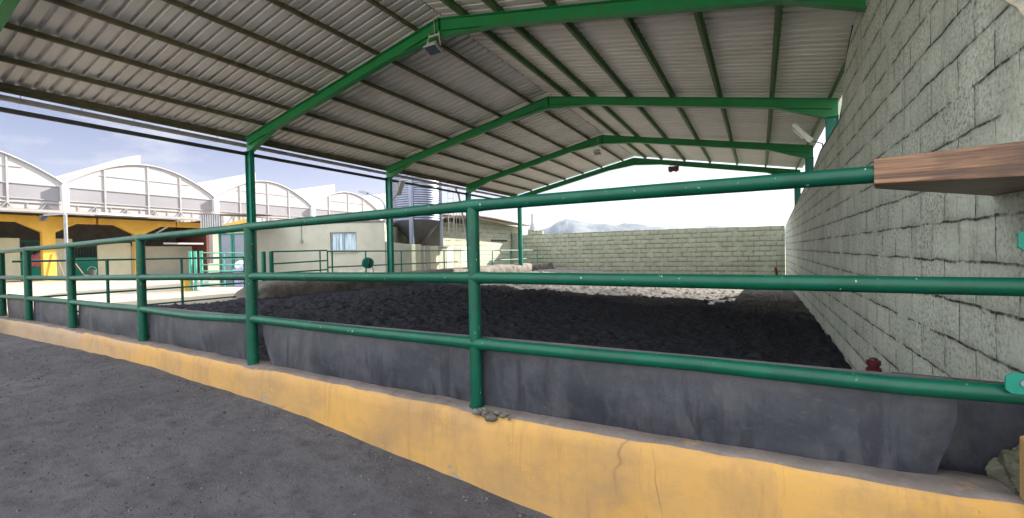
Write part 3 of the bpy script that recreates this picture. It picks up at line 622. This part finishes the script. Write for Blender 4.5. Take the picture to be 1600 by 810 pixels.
MB().box(-3.68, 21.62, 3.64, -3.22, 21.78, 3.86).build('housing', 'redlamp', t, bevel=.02)
for x in (-3.6, -3.3): MB().tube([(x, 21.7, 3.86), (x, 21.75, 4.2)], .014, 6).build('hanger', 'steel', t)
for x in (-3.58, -3.34): MB().lathe((x, 21.7, 3.60), [(.05, 0), (.07, .04)], 10).build('lens', 'redlamp', t)

# ------------------------------------------------------------------ things inside the arena
t = thing('bollard', 'dark red capped iron bollard against the foot of the tall block wall', 'bollard', (.88, 5.0, -1.75))
MB().lathe((.88, 5, 0), [(.05, -1.85), (.05, -1.16), (.058, -1.15), (.058, -1.10), (.042, -1.092), (.042, -1.075), (.054, -1.07), (.054, -1.035), (.046, -1.028)], 16).build('stem', 'rust', t, smooth=True, angle=30)
MB().lathe((.88, 5, 0), [(.034, -1.027), (.03, -1.012), (.012, -1.006)], 12).build('cap', 'rust', t, smooth=True)
tag(MB().bar((.80, 25.75, -1.85), (.70, 25.9, -1.02), .07, .09).build('plank', 'rust', loc=(.75, 25.8, -1.8)), 'short red plank leaning in the far right corner of the block walls', 'plank')
# rough concrete kerb along the left side of the arena
yy = np.linspace(6.75, 25.9, 420); pr = [(-11.55, -1.35), (-11.5, -1.05), (-11.53, -.86), (-11.62, -.72), (-11.85, -.67), (-12.2, -.66), (-12.55, -.68), (-12.75, -.8), (-12.8, -1.3)]
P = np.zeros((len(yy), len(pr), 3))
for j, (x, z) in enumerate(pr):
    taper = np.clip((yy-6.75)/.5, 0, 1)**.5
    P[:, j] = np.stack([x+.09*fbm(yy*1.3, yy*0+j*.6, 4, 91)+.05*np.abs(fbm(yy*5, yy*0+j*.9, 3, 92)), yy, (z+1.3)*taper-1.3+.07*fbm(yy*1.1, yy*0+j*.4, 4, 95)*(z > -1.2)], 1)
tag(MB().grid(P).build('concrete_kerb', 'concrete', loc=(-12, 16, -1.1), smooth=True, angle=60), 'rough rounded concrete kerb along the left edge of the black arena sand', 'kerb wall')

# ------------------------------------------------------------------ pipe fences on the left
pf = thing('pipe_fence', 'dark thin pipe fence of three bars left of the barn column, beside the pale yard', 'fence', (-12.6, 5.4, -1.08))
for y in (4.12, 5.56, 7.1): MB().tube([(-12.6, y, -1.15), (-12.6, y, .03)], .03, 10).build('post', 'green_dark', pf, smooth=True)
for z in (.02, -.70, -1.06): MB().tube([(-12.6, 2.7, z), (-12.6, 7.14, z)], .022, 10).build('rail', 'green_dark', pf, smooth=True)
MB().tube([(-12.6, 4.8, -.38), (-12.6, 7.14, -.38)], .012, 8).build('rail', 'green_dark', pf, smooth=True)
YL = -12.3
sg = thing('small_gate', 'narrow green tube gate with two thick hinge posts, on the rough concrete kerb', 'gate', (YL, 8.5, -.66))
for y in (7.47, 7.70): MB().tube([(YL, y, -1.12), (YL, y, .17)], .06, 12).build('gate_post', 'green_column', sg, smooth=True)
for z, z2 in ((.165, .19), (-.19, -.14), (-.46, -.44)): MB().tube([(YL, 7.70, z), (YL, 9.58, z2)], .024, 10).build('rail', 'green_column', sg, smooth=True)
for y in (9.32, 9.60): MB().tube([(YL, y, -.5 if y < 9.5 else -.7), (YL, y, .19)], .024, 10).build('upright', 'green_column', sg, smooth=True)
lf = thing('pipe_fence', 'green two rail pipe fence with a hose reel, running to the far wall', 'fence', (YL, 17, -.66))
for y in (9.78, 11.2, 13.0, 15.7, 17.8, 19.8, 21.75, 23.2, 25.2): MB().tube([(YL, y, -.75), (YL, y, .14)], .026, 10).build('post', 'green_column', lf, smooth=True)
for z in (.15, -.37): MB().tube([(YL, 9.62, z+.01), (YL, 25.9, z-.04)], .024, 10).build('rail', 'green_column', lf, smooth=True)
MB().tube([(YL-.1, 14.55, -.7), (YL-.1, 14.55, .35)], .03, 10).build('grey_post', 'gutter', lf, smooth=True)
hr = thing('hose_reel', 'round green hose reel fixed on the two rail pipe fence', 'hose reel', (YL+.1, 11.2, -.6))
MB().lathe((0, 0, 0), [(.05, -.07), (.19, -.07), (.2, -.055), (.2, -.045), (.09, -.04), (.09, .04), (.2, .045), (.2, .055), (.19, .07), (.05, .07)], 22, 'Y').build('drum', 'green_column', hr, smooth=True, angle=30)
d_ = bpy.data.objects['drum']; d_.location = (0, 0, .33)
d_.data.transform(Matrix.Translation(LOC[hr.name]) @ Matrix.Identity(4)); d_.rotation_euler = (0, 0, math.radians(60))
MB().tube([(YL+.1, 11.2+.03, -.33+.12), (YL+.12, 11.36, -.30), (YL+.12, 11.42, -.5), (YL+.1, 11.45, -.66)], .014, 8).build('hose', 'green_dark', hr, smooth=True)
MB().tube([(YL+.16+.15*math.cos(q)*math.cos(2.09), 11.2+.15*math.cos(q)*math.sin(2.09)+.06, -.27+.15*math.sin(q)) for q in np.linspace(0, 2*math.pi, 25)], .03, 8, False).build('hose_coil', 'rust_dark', hr, smooth=True)
MB().tube([(YL, 11.2, -.27), (YL+.1, 11.2, -.27)], .03, 8).build('bracket', 'steel', hr)
# mint gate
mg = thing('yard_gate', 'pale mint green tube gate shining in the sun in front of the cabin door', 'gate', (-16.7, 8.4, -1.1))
A, B = Vector((-17.45, 7.98, 0)), Vector((-15.8, 8.92, 0))
for f_ in (0, .09, .2): p = A.lerp(B, f_); MB().tube([p+Vector((0, 0, -1.15)), p+Vector((0, 0, .27))], .05, 10).build('gate_post', 'mint', mg, smooth=True)
for f_ in (.62, .995): p = A.lerp(B, f_); MB().tube([p+Vector((0, 0, -1.1)), p+Vector((0, 0, .2))], .022, 10).build('upright', 'mint', mg, smooth=True)
for z in (.2, .0, -.22, -.44, -.9): MB().tube([A.lerp(B, .2)+Vector((0, 0, z+.01)), B+Vector((0, 0, z-.02))], .022, 10).build('rail', 'mint', mg, smooth=True)
t = thing('washtub', 'lilac tub holding a white bundle behind the mint green gate', 'tub', (-16.5, 9.15, -1.1))
MB().lathe((-16.5, 9.15, 0), [(.17, -1.12), (.24, -.42), (.25, -.40), (.22, -.39)], 20).build('tub', 'lilac', t, smooth=True)
mb = MB(); rock(mb, (-16.5, 9.15, -.26), .19, 8, (1, 1, .85), 12, .35); mb.build('bundle', 'white', t, smooth=True)
tag(MB().box(-17.72, 7.75, -1.2, -17.42, 8.0, -.62).build('painted_block', 'ochre', loc=(-17.6, 7.9, -1.15), bevel=.02), 'yellow painted concrete block at the left foot of the mint green gate', 'block')
P = [Vector((-18.6, 8.6, -1.06)), Vector((-17.6, 8.2, -1.06)), Vector((-16.4, 8.0, -1.06)), Vector((-15.2, 8.5, -1.06)), Vector((-14.6, 9.4, -1.06))]
mb = MB()
for k in range(4): mb.bar(P[k], P[k+1], .14, .12)
tag(mb.build('kerb_strip', 'white', loc=(-16.4, 8.2, -1.1)), 'white painted kerb strip curving past the foot of the mint green gate', 'kerb')
mb = MB(); mb.tube([(-14.2, 9.5, -.86), (-13.3, 9.95, -.86)], .05, 10)
t = thing('jump_pole', 'red and white jump pole lying on low stands beside the small green gate', 'jump pole', (-13.7, 9.7, -1.1))
mb.build('pole', 'rust', t, smooth=True)
for p in ((-14.0, 9.6), (-13.4, 9.9)): MB().box(p[0]-.04, p[1]-.05, -1.12, p[0]+.04, p[1]+.05, -.9).build('stand', 'redlamp', t)

# ------------------------------------------------------------------ cabin with glass door
def frame(A, B):      # unit along, outward normal (towards the eye)
    a = Vector((B[0]-A[0], B[1]-A[1], 0)); L = a.length; a.normalize(); n_ = Vector((a.y, -a.x, 0)); return a, n_, L
A, B = (-19.3, 9.5), (-17.6, 10.42); a, n_, L = frame(A, B); A = Vector((*A, 0))
cb = thing('cabin', 'small cabin with cream posts, tall glass doors and a pale corrugated awning', 'cabin', (-18.4, 10.1, -1.1))
def wp(u, o, z): return A+a*u+n_*o+Vector((0, 0, z))
def wbox(mb, u0, u1, o0, o1, z0, z1):
    return mb.obox(wp((u0+u1)/2, (o0+o1)/2, (z0+z1)/2), a*(u1-u0)/2, n_*(o1-o0)/2, Vector((0, 0, (z1-z0)/2)))
mb = MB(); wbox(mb, .25, .45, -.1, .08, -1.15, 1.25); wbox(mb, 1.62, 1.8, -.1, .08, -1.15, 1.25); wbox(mb, .45, 1.62, -.1, .08, 1.02, 1.25); wbox(mb, .25, 1.8, -2.2, -2.0, -1.15, 1.25); wbox(mb, -.05, .25, -.12, .0, -1.15, -.2)
mb.build('wall', 'cream', cb)
for (u0, u1) in ((.45, .96), (.985, 1.62)):
    d_ = MB(); wbox(d_, u0, u0+.05, -.02, .03, -1.12, 1.0); wbox(d_, u1-.05, u1, -.02, .03, -1.12, 1.0); wbox(d_, u0+.051, u1-.051, -.02, .03, .93, 1.0); wbox(d_, u0+.051, u1-.051, -.02, .03, -1.12, -1.0)
    dd = d_.build('door', 'green_column', cb); g_ = MB(); wbox(g_, u0+.03, u1-.03, -.004, .008, -1.02, .95); g_.build('pane', 'glass', dd)
aw = MB()
for k in range(9):
    u = -.05+k*.09; wbox(aw, u, u+.055, .30, .36, 1.18, 1.72); wbox(aw, u+.055, u+.09, .30, .31, 1.18, 1.72)
aw.build('awning', 'gutter', cb)
mb = MB(); mb.prism([wp(.72, .28, 1.30), wp(1.9, .28, 1.32), wp(1.9, .28, 1.58)], n_*.06); mb.build('fascia', 'ochre', cb)
mb = MB(); mb.prism([wp(-.1, .36, 1.724), wp(1.95, .36, 1.70), wp(1.95, -2.3, 1.85), wp(-.1, -2.3, 1.87)], (0, 0, .04)); mb.build('roof', 'roofdark', cb)
# ------------------------------------------------------------------ cream house with window
A, B = (-19.95, 11.2), (-14.45, 14.28); a, n_, L = frame(A, B); A = Vector((*A, 0))
hs_ = thing('cream_house', 'low cream rendered house with one curtained window, left of the silo', 'house', (-17.5, 13.5, -1.1))
uw0, uw1, zw0, zw1 = 3.88, 5.05, .20, 1.05
mb = MB()
wbox(mb, 0, uw0, -.2, 0, -1.2, 1.46); wbox(mb, uw1, L, -.2, 0, -1.2, 1.46); wbox(mb, uw0+.001, uw1-.001, -.2, -.002, -1.2, zw0); wbox(mb, uw0+.001, uw1-.001, -.2, -.002, zw1, 1.46)
mb.build('wall', 'plaster', hs_)
for u in (L-.1, .1): MB().obox(wp(u, -2.6, .05), a*.098, n_*2.39, Vector((0, 0, 1.30))).build('side_wall', 'plaster_green', hs_)
mb = MB(); wbox(mb, -.05, L+.03, -5.1, .03, 1.464, 1.54); mb.build('roof', 'roofdark', hs_)
st = MB(); P = np.zeros((60, 6, 3))
for i in range(60):
    u = L*i/59; hgt = -.62+.12*float(fbm(np.array(u*2.), np.array(3.), 4, 7))
    for j in range(6): P[i, j] = wp(u, .004+(.006 if 0 < j < 5 else 0), -1.15+(hgt+1.15)*j/5)
st.grid(P).build('splash_band', plain('mud_splashed_render', (.34, .31, .25), (.5, .5, .41), 5, .9), hs_)
wf = MB()
for u in (uw0+.03, (uw0+uw1)/2, uw1-.03): wbox(wf, u-.03, u+.03, -.14, -.06, zw0, zw1)
for z in (zw0+.03, zw1-.03): wbox(wf, uw0+.06, (uw0+uw1)/2-.031, -.14, -.061, z-.03, z+.03); wbox(wf, (uw0+uw1)/2+.031, uw1-.06, -.14, -.061, z-.03, z+.03)
wf = wf.build('window_frame', 'steel', hs_); g_ = MB(); wbox(g_, uw0+.05, uw1-.05, -.115, -.09, zw0+.05, zw1-.05); g_.build('pane', 'curtain', wf)
mb = MB(); wbox(mb, uw0-.05, uw1+.05, 0.002, .06, zw0-.05, zw0-.002); mb.build('window_sill', 'plaster', hs_)
mb = MB(); mb.tube([wp(2.62, .03, 1.4), wp(2.62, .03, .62)], .015, 6); wbox(mb, 2.57, 2.67, .004, .06, .62, .74); mb.build('conduit', 'steel', hs_)
# street lamp at the house corner
sl = thing('wall_lamp', 'grey lamp on a curved arm rising above the corner of the cream house', 'lamp', (-14.75, 14.6, 1.5))
MB().tube([(-14.75, 14.62, 1.4), (-14.75, 14.62, 2.15), (-14.8, 14.6, 2.36), (-14.95, 14.52, 2.55), (-15.45, 14.25, 2.82)], .03, 8).build('arm', 'steel', sl, smooth=True)
MB().obox((-15.6, 14.18, 2.87), Vector((-.82, -.45, .33)).normalized()*.2, Vector((.45, -.85, 0)).normalized()*.08, (.03, .02, .06)).build('lamp_head', 'gutter', sl, bevel=.02)
# low wall and panels before the silo
lw = thing('low_wall', 'low cream yard wall with a square pier, in front of the silo legs', 'wall', (-14, 16.7, -1.1))
mb = MB(); mb.prism([(-14.42, 14.3, -1.2), (-14.42, 14.3, .60), (-14.1, 15.1, .50), (-13.98, 15.45, .48), (-13.98, 15.45, -1.2)], (-.2, .08, 0)); mb.build('wall', 'plaster', lw)
MB().box(-14.05, 15.46, -1.2, -13.75, 15.86, .46).build('pier', 'cream', lw, bevel=.02)
for k in range(6):
    y0 = 15.88+k*.62; MB().box(-13.88, y0, -1.2, -13.74, y0+.6, .40-.012*k).build('panel', 'cream' if k % 2 else 'plaster', lw, bevel=.01)
# silo
SX, SY = -14.95, 17.0
si = thing('feed_silo', 'tall galvanised feed silo with ribbed drum, cone bottom and steel legs', 'silo', (SX, SY, -1.1))
pr = []
z = 1.62; k = 0
while z < 5.2: pr.append((1.16+(.017 if k % 2 else 0), z)); z += .055; k += 1
pr += [(1.16, z), (.3, z+.7), (.28, z+.8)]
MB().lathe((SX, SY, 0), pr, 40).build('drum', 'galv', si, smooth=True, angle=25)
MB().lathe((SX, SY, 0), [(.16, .35), (.2, .40), (1.15, 1.61)], 32).build('cone', 'galv_dark', si, smooth=True, angle=50)
for k in range(4):
    t_ = math.radians(-62+90*k); x, y = SX+1.2*math.cos(t_), SY+1.2*math.sin(t_)
    rd = Vector((math.cos(t_), math.sin(t_), 0)); tg = Vector((-rd.y, rd.x, 0))
    MB().obox((x, y, 1.6), rd*.05, tg*.10, (0, 0, 2.75)).obox((x+rd.x*.06, y+rd.y*.06, 1.6), rd*.012, tg*.04, (0, 0, 2.74)).build('leg', 'galv', si)
MB().box(SX-.35, SY-.3, -.1, SX+.35, SY+.3, .33).build('auger_box', 'rust', si)
ld = MB(); lx0 = Vector((-13.42, 17.55, 0)); du = Vector((.42, .24, 0))
for f_ in (0, .55): ld.tube([lx0+du*f_+Vector((0, 0, .8)), lx0+du*f_+Vector((0, 0, 5.2))], .018, 6)
for k in range(14): z = .95+k*.3; ld.tube([lx0+Vector((0, 0, z)), lx0+du*.55+Vector((0, 0, z))], .012, 6)
for f_ in (.9, 1.25): ld.tube([lx0+du*f_+Vector((.1, -.2, .85)), lx0+du*f_+Vector((.1, -.2, 5.2))], .012, 6)
for z in (.85, 2.05, 3.2): ld.tube([lx0+Vector((0, 0, z)), lx0+du*.9+Vector((.1, -.2, z)), lx0+du*1.25+Vector((.1, -.2, z)), lx0+du*.55+Vector((0, 0, z+.01))], .015, 6)
ld.build('ladder', 'gutter', si)
# block building along the left of the far part
bb = thing('block_shed', 'cream block shed with a dark sheet roof, where the left side meets the far wall', 'shed', (-16.8, 22.5, -1.1))
MB().prism([(-14.5, 18.4, -1.4), (-14.5, 18.4, 1.86), (-14.5, 20.6, 2.02), (-14.5, 22.2, 1.98), (-14.5, 27.4, 1.72), (-14.5, 27.4, -1.4)], (-.2, 0, 0)).build('wall', 'brick', bb)
MB().box(-18.5, 18.41, -1.4, -14.705, 18.6, 1.8).build('side_wall', 'plaster', bb)
MB().prism([(-13.75, 18.2, 1.99), (-13.75, 20.6, 2.14), (-13.75, 22.2, 2.10), (-13.75, 27.6, 1.83), (-13.75, 27.6, 1.78), (-13.75, 22.2, 2.05), (-13.75, 20.6, 2.09), (-13.75, 18.2, 1.94)], (-5, 0, .5)).build('roof', 'roofdark', bb)
for k in range(9):
    y = 18.6+k*.28; MB().box(-14.495, y, 1.66, -14.44, y+.13, 1.9).build('vent', 'dark', bb)
for (y0, z0, nn) in ((20.6, .10, 6), (23.2, .72, 12)):
    for k in range(nn): MB().box(-14.498, y0+k*.17, z0, -14.47, y0+.10+k*.17, z0+.11).build('vent', 'dark', bb)

# ------------------------------------------------------------------ stable canopy with yellow arches
sb = thing('stable_canopy', 'long open stable canopy on yellow concrete arches below the greenhouses', 'stable', (-37.5, 8, -1.1))
XC = -36
for k, yc in enumerate((-7.4, -3.3, .8, 4.95, 9.2, 13.5, 17.75)):
    last = k == 6
    pl = [(yc-.28, -1.2), (yc-.28, 1.72), (yc-1.25, 2.28), (yc-2.07, 2.28), (yc-2.07, 2.66), (yc+2.12, 2.66), (yc+2.12, 2.28), (yc+1.25, 2.28), (yc+.28, 1.72), (yc+.28, -1.2)]
    if last: pl = [(yc-2.07, 2.28), (yc-2.07, 2.66), (yc, 2.66), (yc, 2.28)]
    MB().prism([(XC, y, z) for y, z in pl], (-.4, 0, 0)).build('end_beam' if last else 'pillar', 'ochre', sb, bevel=.02)
mb = MB(); mb.prism([(XC+1.3, -10, 2.70), (XC+1.3, -10, 2.78), (XC-5, -10, 3.45), (XC-5, -10, 3.37)], (0, 28.2, 0)); mb.build('roof', 'roofdark', sb)
MB().box(XC-5.2, -10, -1.2, XC-5.0, 18, 3.3).build('back_wall', 'roofdark', sb)
MB().box(XC-5, 17.78, -1.2, XC-.45, 17.98, 2.9).build('end_wall', 'brick_red', sb)
yv = -9.
for k, (y0, y1, mt, nm, zt) in enumerate(((-9, 7.0, 'cream', 'stall_front', 1.45), (7.0, 8.58, 'cream', 'stall_front', 1.45), (8.6, 9.75, 'green_column', 'stable_door', .45), (9.78, 10.9, 'cream', 'stall_front', 1.45), (10.92, 12.1, 'green_column', 'stable_door', .25), (12.12, 13.9, 'cream', 'stall_front', 1.2), (13.92, 17.75, 'plaster', 'low_wall', .98))):
    MB().box(XC-2.62, y0, -1.2, XC-2.5, y1, zt).build(nm, mt, sb)
for y0, y1 in ((8.6, 9.75), (10.92, 12.1)):
    g_ = MB(); g_.box(XC-2.6, y0, 1.22, XC-2.52, y1, 1.32)
    for k in range(8): y = y0+.08+k*.145; g_.tube([(XC-2.56, y, .4), (XC-2.56, y, 1.24)], .018, 6)
    g_.build('door_grille', 'green_dark', sb)
MB().box(XC-.2, 14.9, 1.06, XC-.08, 17.4, 1.18).build('pipe', 'gutter', sb)
MB().box(XC+1.31, 11.0, 2.80, XC+1.36, 13.6, 2.90).build('sheet_edge', 'white', sb)
mb = MB(); rock(mb, (XC-2.42, 9.35, .12), .42, 12, (.25, .95, 1.0), 12, .7)
tag(mb.build('horse_blanket', 'pink', loc=(XC-2.4, 9.3, 0), smooth=True), 'pink and white horse blanket hung on the green stable door', 'blanket')
def tool(p0, p1, hw, label, name, mt='bark'):
    t = thing(name, label, name, p0); MB().tube([p0, p1], .025, 6).build('handle', 'bark', t)
    MB().obox((p0[0], p0[1], p0[2]+.12), (.02, 0, 0), (0, hw, 0), (0, 0, .14)).build('head', mt, t)
tool((XC+.35, 9.75, -1.1), (XC+.06, 9.42, .55), .13, 'broom leaning on the yellow pillar of the stable', 'broom')
tool((XC+.4, 10.7, -1.1), (XC+.06, 10.15, .1), .12, 'shovel leaning beside the yellow pillar of the stable', 'shovel', 'steel')
t = thing('bucket', 'dark bucket standing beside the yellow stable pillar', 'bucket', (XC+.3, 10.95, -1.1))
MB().lathe((XC+.3, 10.95, 0), [(.17, -1.1), (.22, -.55), (.20, -.55), (.16, -1.0)], 16).build('body', 'dark', t, smooth=True)
MB().tube([(XC+.3, 10.73, -.56), (XC+.3, 10.8, -.4), (XC+.3, 10.95, -.34), (XC+.3, 11.1, -.4), (XC+.3, 11.17, -.56)], .012, 6).build('handle', 'steel', t)
t = thing('yard_post', 'thin grey green post with a short arm in front of the yellow arches', 'post', (-22.5, 6.2, -1.1))
MB().tube([(-22.5, 6.2, -1.15), (-22.5, 6.2, 1.75)], .055, 10).build('pole', 'steel', t, smooth=True)
MB().bar((-22.5, 6.2, 1.78), (-22.95, 5.75, 1.72), .08, .06).build('arm', 'steel', t)
MB().box(-23.05, 5.64, 1.52, -22.87, 5.82, 1.70).build('lamp_box', 'dark', t)

# ------------------------------------------------------------------ greenhouses
gh = thing('greenhouse', 'row of white film greenhouses with rounded roofs behind the stable', 'greenhouse', (-60, 16, -1.1))
XG = -42; SP = 9.7; V0 = 1.85; ZV = 5.35; RISE = 2.05
def arch(y0, y1, n=22):
    return [(y0+(y1-y0)*k/n, ZV+RISE*math.sin(math.pi*(k/n))**.9) for k in range(n+1)]
for s_ in range(-1, 5):
    y0 = V0+SP*s_; y1 = y0+SP; ap = arch(y0, y1)
    MB().prism([(XG, y0, 5.16)]+[(XG, y, z) for y, z in ap]+[(XG, y1, 5.16)], (-.03, 0, 0)).build('arch_film', 'film', gh)
    P = np.array([[(XG-.035-x, y, z+.03) for y, z in ap] for x in (0, 12, 30, 60)])
    MB().slab(P, (0, 0, .02)).build('roof_film', 'film', gh, smooth=True, angle=60)
    MB().box(XG-.03, y0, 4.2, XG, y1, 5.155).build('net_band', 'net', gh)
    MB().box(XG-.05, y0, -1.2, XG-.02, y1, 4.195).build('side_film', 'film_side', gh)
    fr = MB(); fr.tube([(XG+.07, y, z+.02) for y, z in ap], .06, 8)
    fr.build('arch_tube', 'gh_frame', gh, smooth=True)
    fr = MB()
    for f_ in (.26, .5, .74):
        k = int(22*f_); y, z = ap[k]; fr.box(XG+.005, y-.055, -1.2, XG+.06, y+.055, z)
    for z in (5.16, 4.2, 3.95): fr.box(XG+.012, y0+.2, z-.03, XG+.05, y1-.2, z+.03)
    fr.box(XG+.012, y0+SP*.2, 6.2, XG+.045, y1-SP*.2, 6.25)
    for q in range(10): fr.box(XG+.006, y0+.7+q*.9, 2.0, XG+.03, y0+.75+q*.9, 3.93)
    for q in range(5): fr.bar((XG+.06, y0+.7+q*1.8, 2.6), (XG+.06, y0+1.6+q*1.8, 3.9), .04, .04); fr.bar((XG+.065, y0+1.6+q*1.8, 3.9), (XG+.065, y0+2.5+q*1.8, 2.6), .04, .04)
    fr.build('frame', 'gh_frame', gh)
    MB().box(XG+.14, y0-.15, -1.2, XG+.40, y0+.15, ZV-.02).build('valley_post', 'white', gh)
    # raised roof vent
    vy = [(y0+SP*(.16+.42*k/10), ZV+RISE*math.sin(math.pi*(.16+.42*k/10))**.9+.05+1.35*(k/10)**1.25) for k in range(11)]
    P = np.array([[(XG-3.2-x, y, z) for y, z in vy] for x in (0, 12, 28, 55)])
    MB().slab(P, (0, 0, .03)).build('roof_vent', 'film', gh, smooth=True)
    ev = [(XG-3.2, y, z-.005) for y, z in vy]+[(XG-3.2, vy[-1][0], ZV+RISE)]+[(XG-3.2, y, z) for y, z in reversed([(yy_, ZV+RISE*math.sin(math.pi*((yy_-y0)/SP))**.9+.04) for yy_, _ in vy[1:-1]])]
    MB().prism(ev, (.02, 0, 0)).build('vent_end', 'film', gh)

# ------------------------------------------------------------------ far things
def ridge(name, ctrl, depth, seed, zb, n=220, jag=.06):
    xs = [c[0] for c in ctrl]; t = np.linspace(0, 1, n); cx = np.array(ctrl, float)
    u = np.linspace(0, 1, len(ctrl)); px_ = np.interp(t, u, cx[:, 0]); py_ = np.interp(t, u, cx[:, 1]); pz_ = np.interp(t, u, cx[:, 2])
    nr = 26; P = np.zeros((n, nr, 3)); d = np.stack([px_, py_], 1); d /= np.linalg.norm(d, axis=1)[:, None]
    for j in range(nr):
        q = j/(nr-1)*2-1                                  # -1 front foot, 0 crest, 1 back foot
        off = q*depth; prof = (1-abs(q))**1.15
        x = px_+d[:, 0]*off; y = py_+d[:, 1]*off
        nz = fbm(x/700, y/700, 5, seed, .55)
        P[:, j] = np.stack([x, y, zb+(pz_-zb)*prof*(1+.55*nz*min(1, abs(q)*3+jag))], 1)
    tag(MB().grid(P).build(name, 'mountain', smooth=True, angle=180), kind='structure')
ridge('mountain_range', [(-3800, 6700, 60), (-3650, 7000, 300), (-3300, 7330, 455), (-3180, 7400, 535), (-3048, 7475, 598), (-2920, 7540, 592), (-2846, 7588, 575), (-2700, 7670, 535), (-2391, 7841, 500), (-2250, 7900, 490), (-2138, 7984, 530), (-1885, 8125, 500), (-1700, 8250, 450), (-1379, 8408, 460), (-1100, 8560, 430), (-720, 8779, 440), (-367, 8976, 350), (543, 9486, 200), (1600, 9900, 100)], 2200, 5, -6)
ridge('snow_peak', [(-6900, 11000, 60), (-6500, 11200, 250), (-6050, 11600, 420), (-5850, 11680, 950), (-5650, 11800, 500), (-5200, 12000, 250), (-4800, 12300, 90)], 1800, 9, -6, 120)
ridge('mountain_range', [(-5200, 13500, 200), (-3600, 14500, 700), (-2600, 15000, 780), (-1800, 15300, 620), (-900, 15600, 720), (300, 16000, 650), (1500, 16500, 480), (3000, 17000, 200)], 3000, 15, -6, 160)
# distant town: too many small houses to count
mb = MB()
for k in range(420):
    a_ = random.uniform(-.42, .02); r_ = random.uniform(1500, 3200); x, y = r_*math.sin(a_), r_*math.cos(a_); s_ = random.uniform(5, 13); hh = random.uniform(4, 9)*(r_/2200)
    zb = -6+(r_-1200)*.025
    mb.box(x-s_, y-s_*.6, -6, x+s_, y+s_*.6, zb+hh)
tag(mb.build('far_town', 'white', loc=(-500, 2200, -6)), kind='stuff')
py = thing('power_pylon', 'thin lattice power pylon standing far off before the mountains', 'pylon', (-269, 537, -6))
mb = MB(); c = Vector((-269, 537, 0))
for sx_ in (-1, 1):
    for sy_ in (-1, 1): mb.bar(c+Vector((sx_*3.5, sy_*3.5, -6)), c+Vector((sx_*.5, sy_*.5, 52)), .35, .35)
for k in range(10):
    z0 = -6+k*5.6; w0 = 3.5-3*(k/10); w1 = 3.5-3*((k+1)/10)
    for sy_ in (-1, 1): mb.bar(c+Vector((-w0, sy_*w0, z0)), c+Vector((w1, sy_*w1, z0+5.6)), .22, .22)
    for sx_ in (-1, 1): mb.bar(c+Vector((sx_*w0, -w0, z0)), c+Vector((sx_*w1, w1, z0+5.6)), .22, .22)
mb.build('lattice', 'steel', py)
for z in (38, 44, 50): MB().bar(c+Vector((-5.5, -3, z)), c+Vector((5.5, 3, z)), .4, .4).build('crossarm', 'steel', py)

# ------------------------------------------------------------------ air
hz = MB().box(-21000, -300, -8, 21000, 21000, 1250)
t = NT('air'); t.n.remove(t.b); vp = t.n.new('ShaderNodeVolumePrincipled'); vp.inputs['Color'].default_value = (.58, .77, 1, 1)
vp.inputs['Density'].default_value = 1.1e-5; vp.inputs['Anisotropy'].default_value = .2; t.l.new(vp.outputs[0], t.out.inputs['Volume'])
tag(hz.build('haze', t.m), kind='stuff')
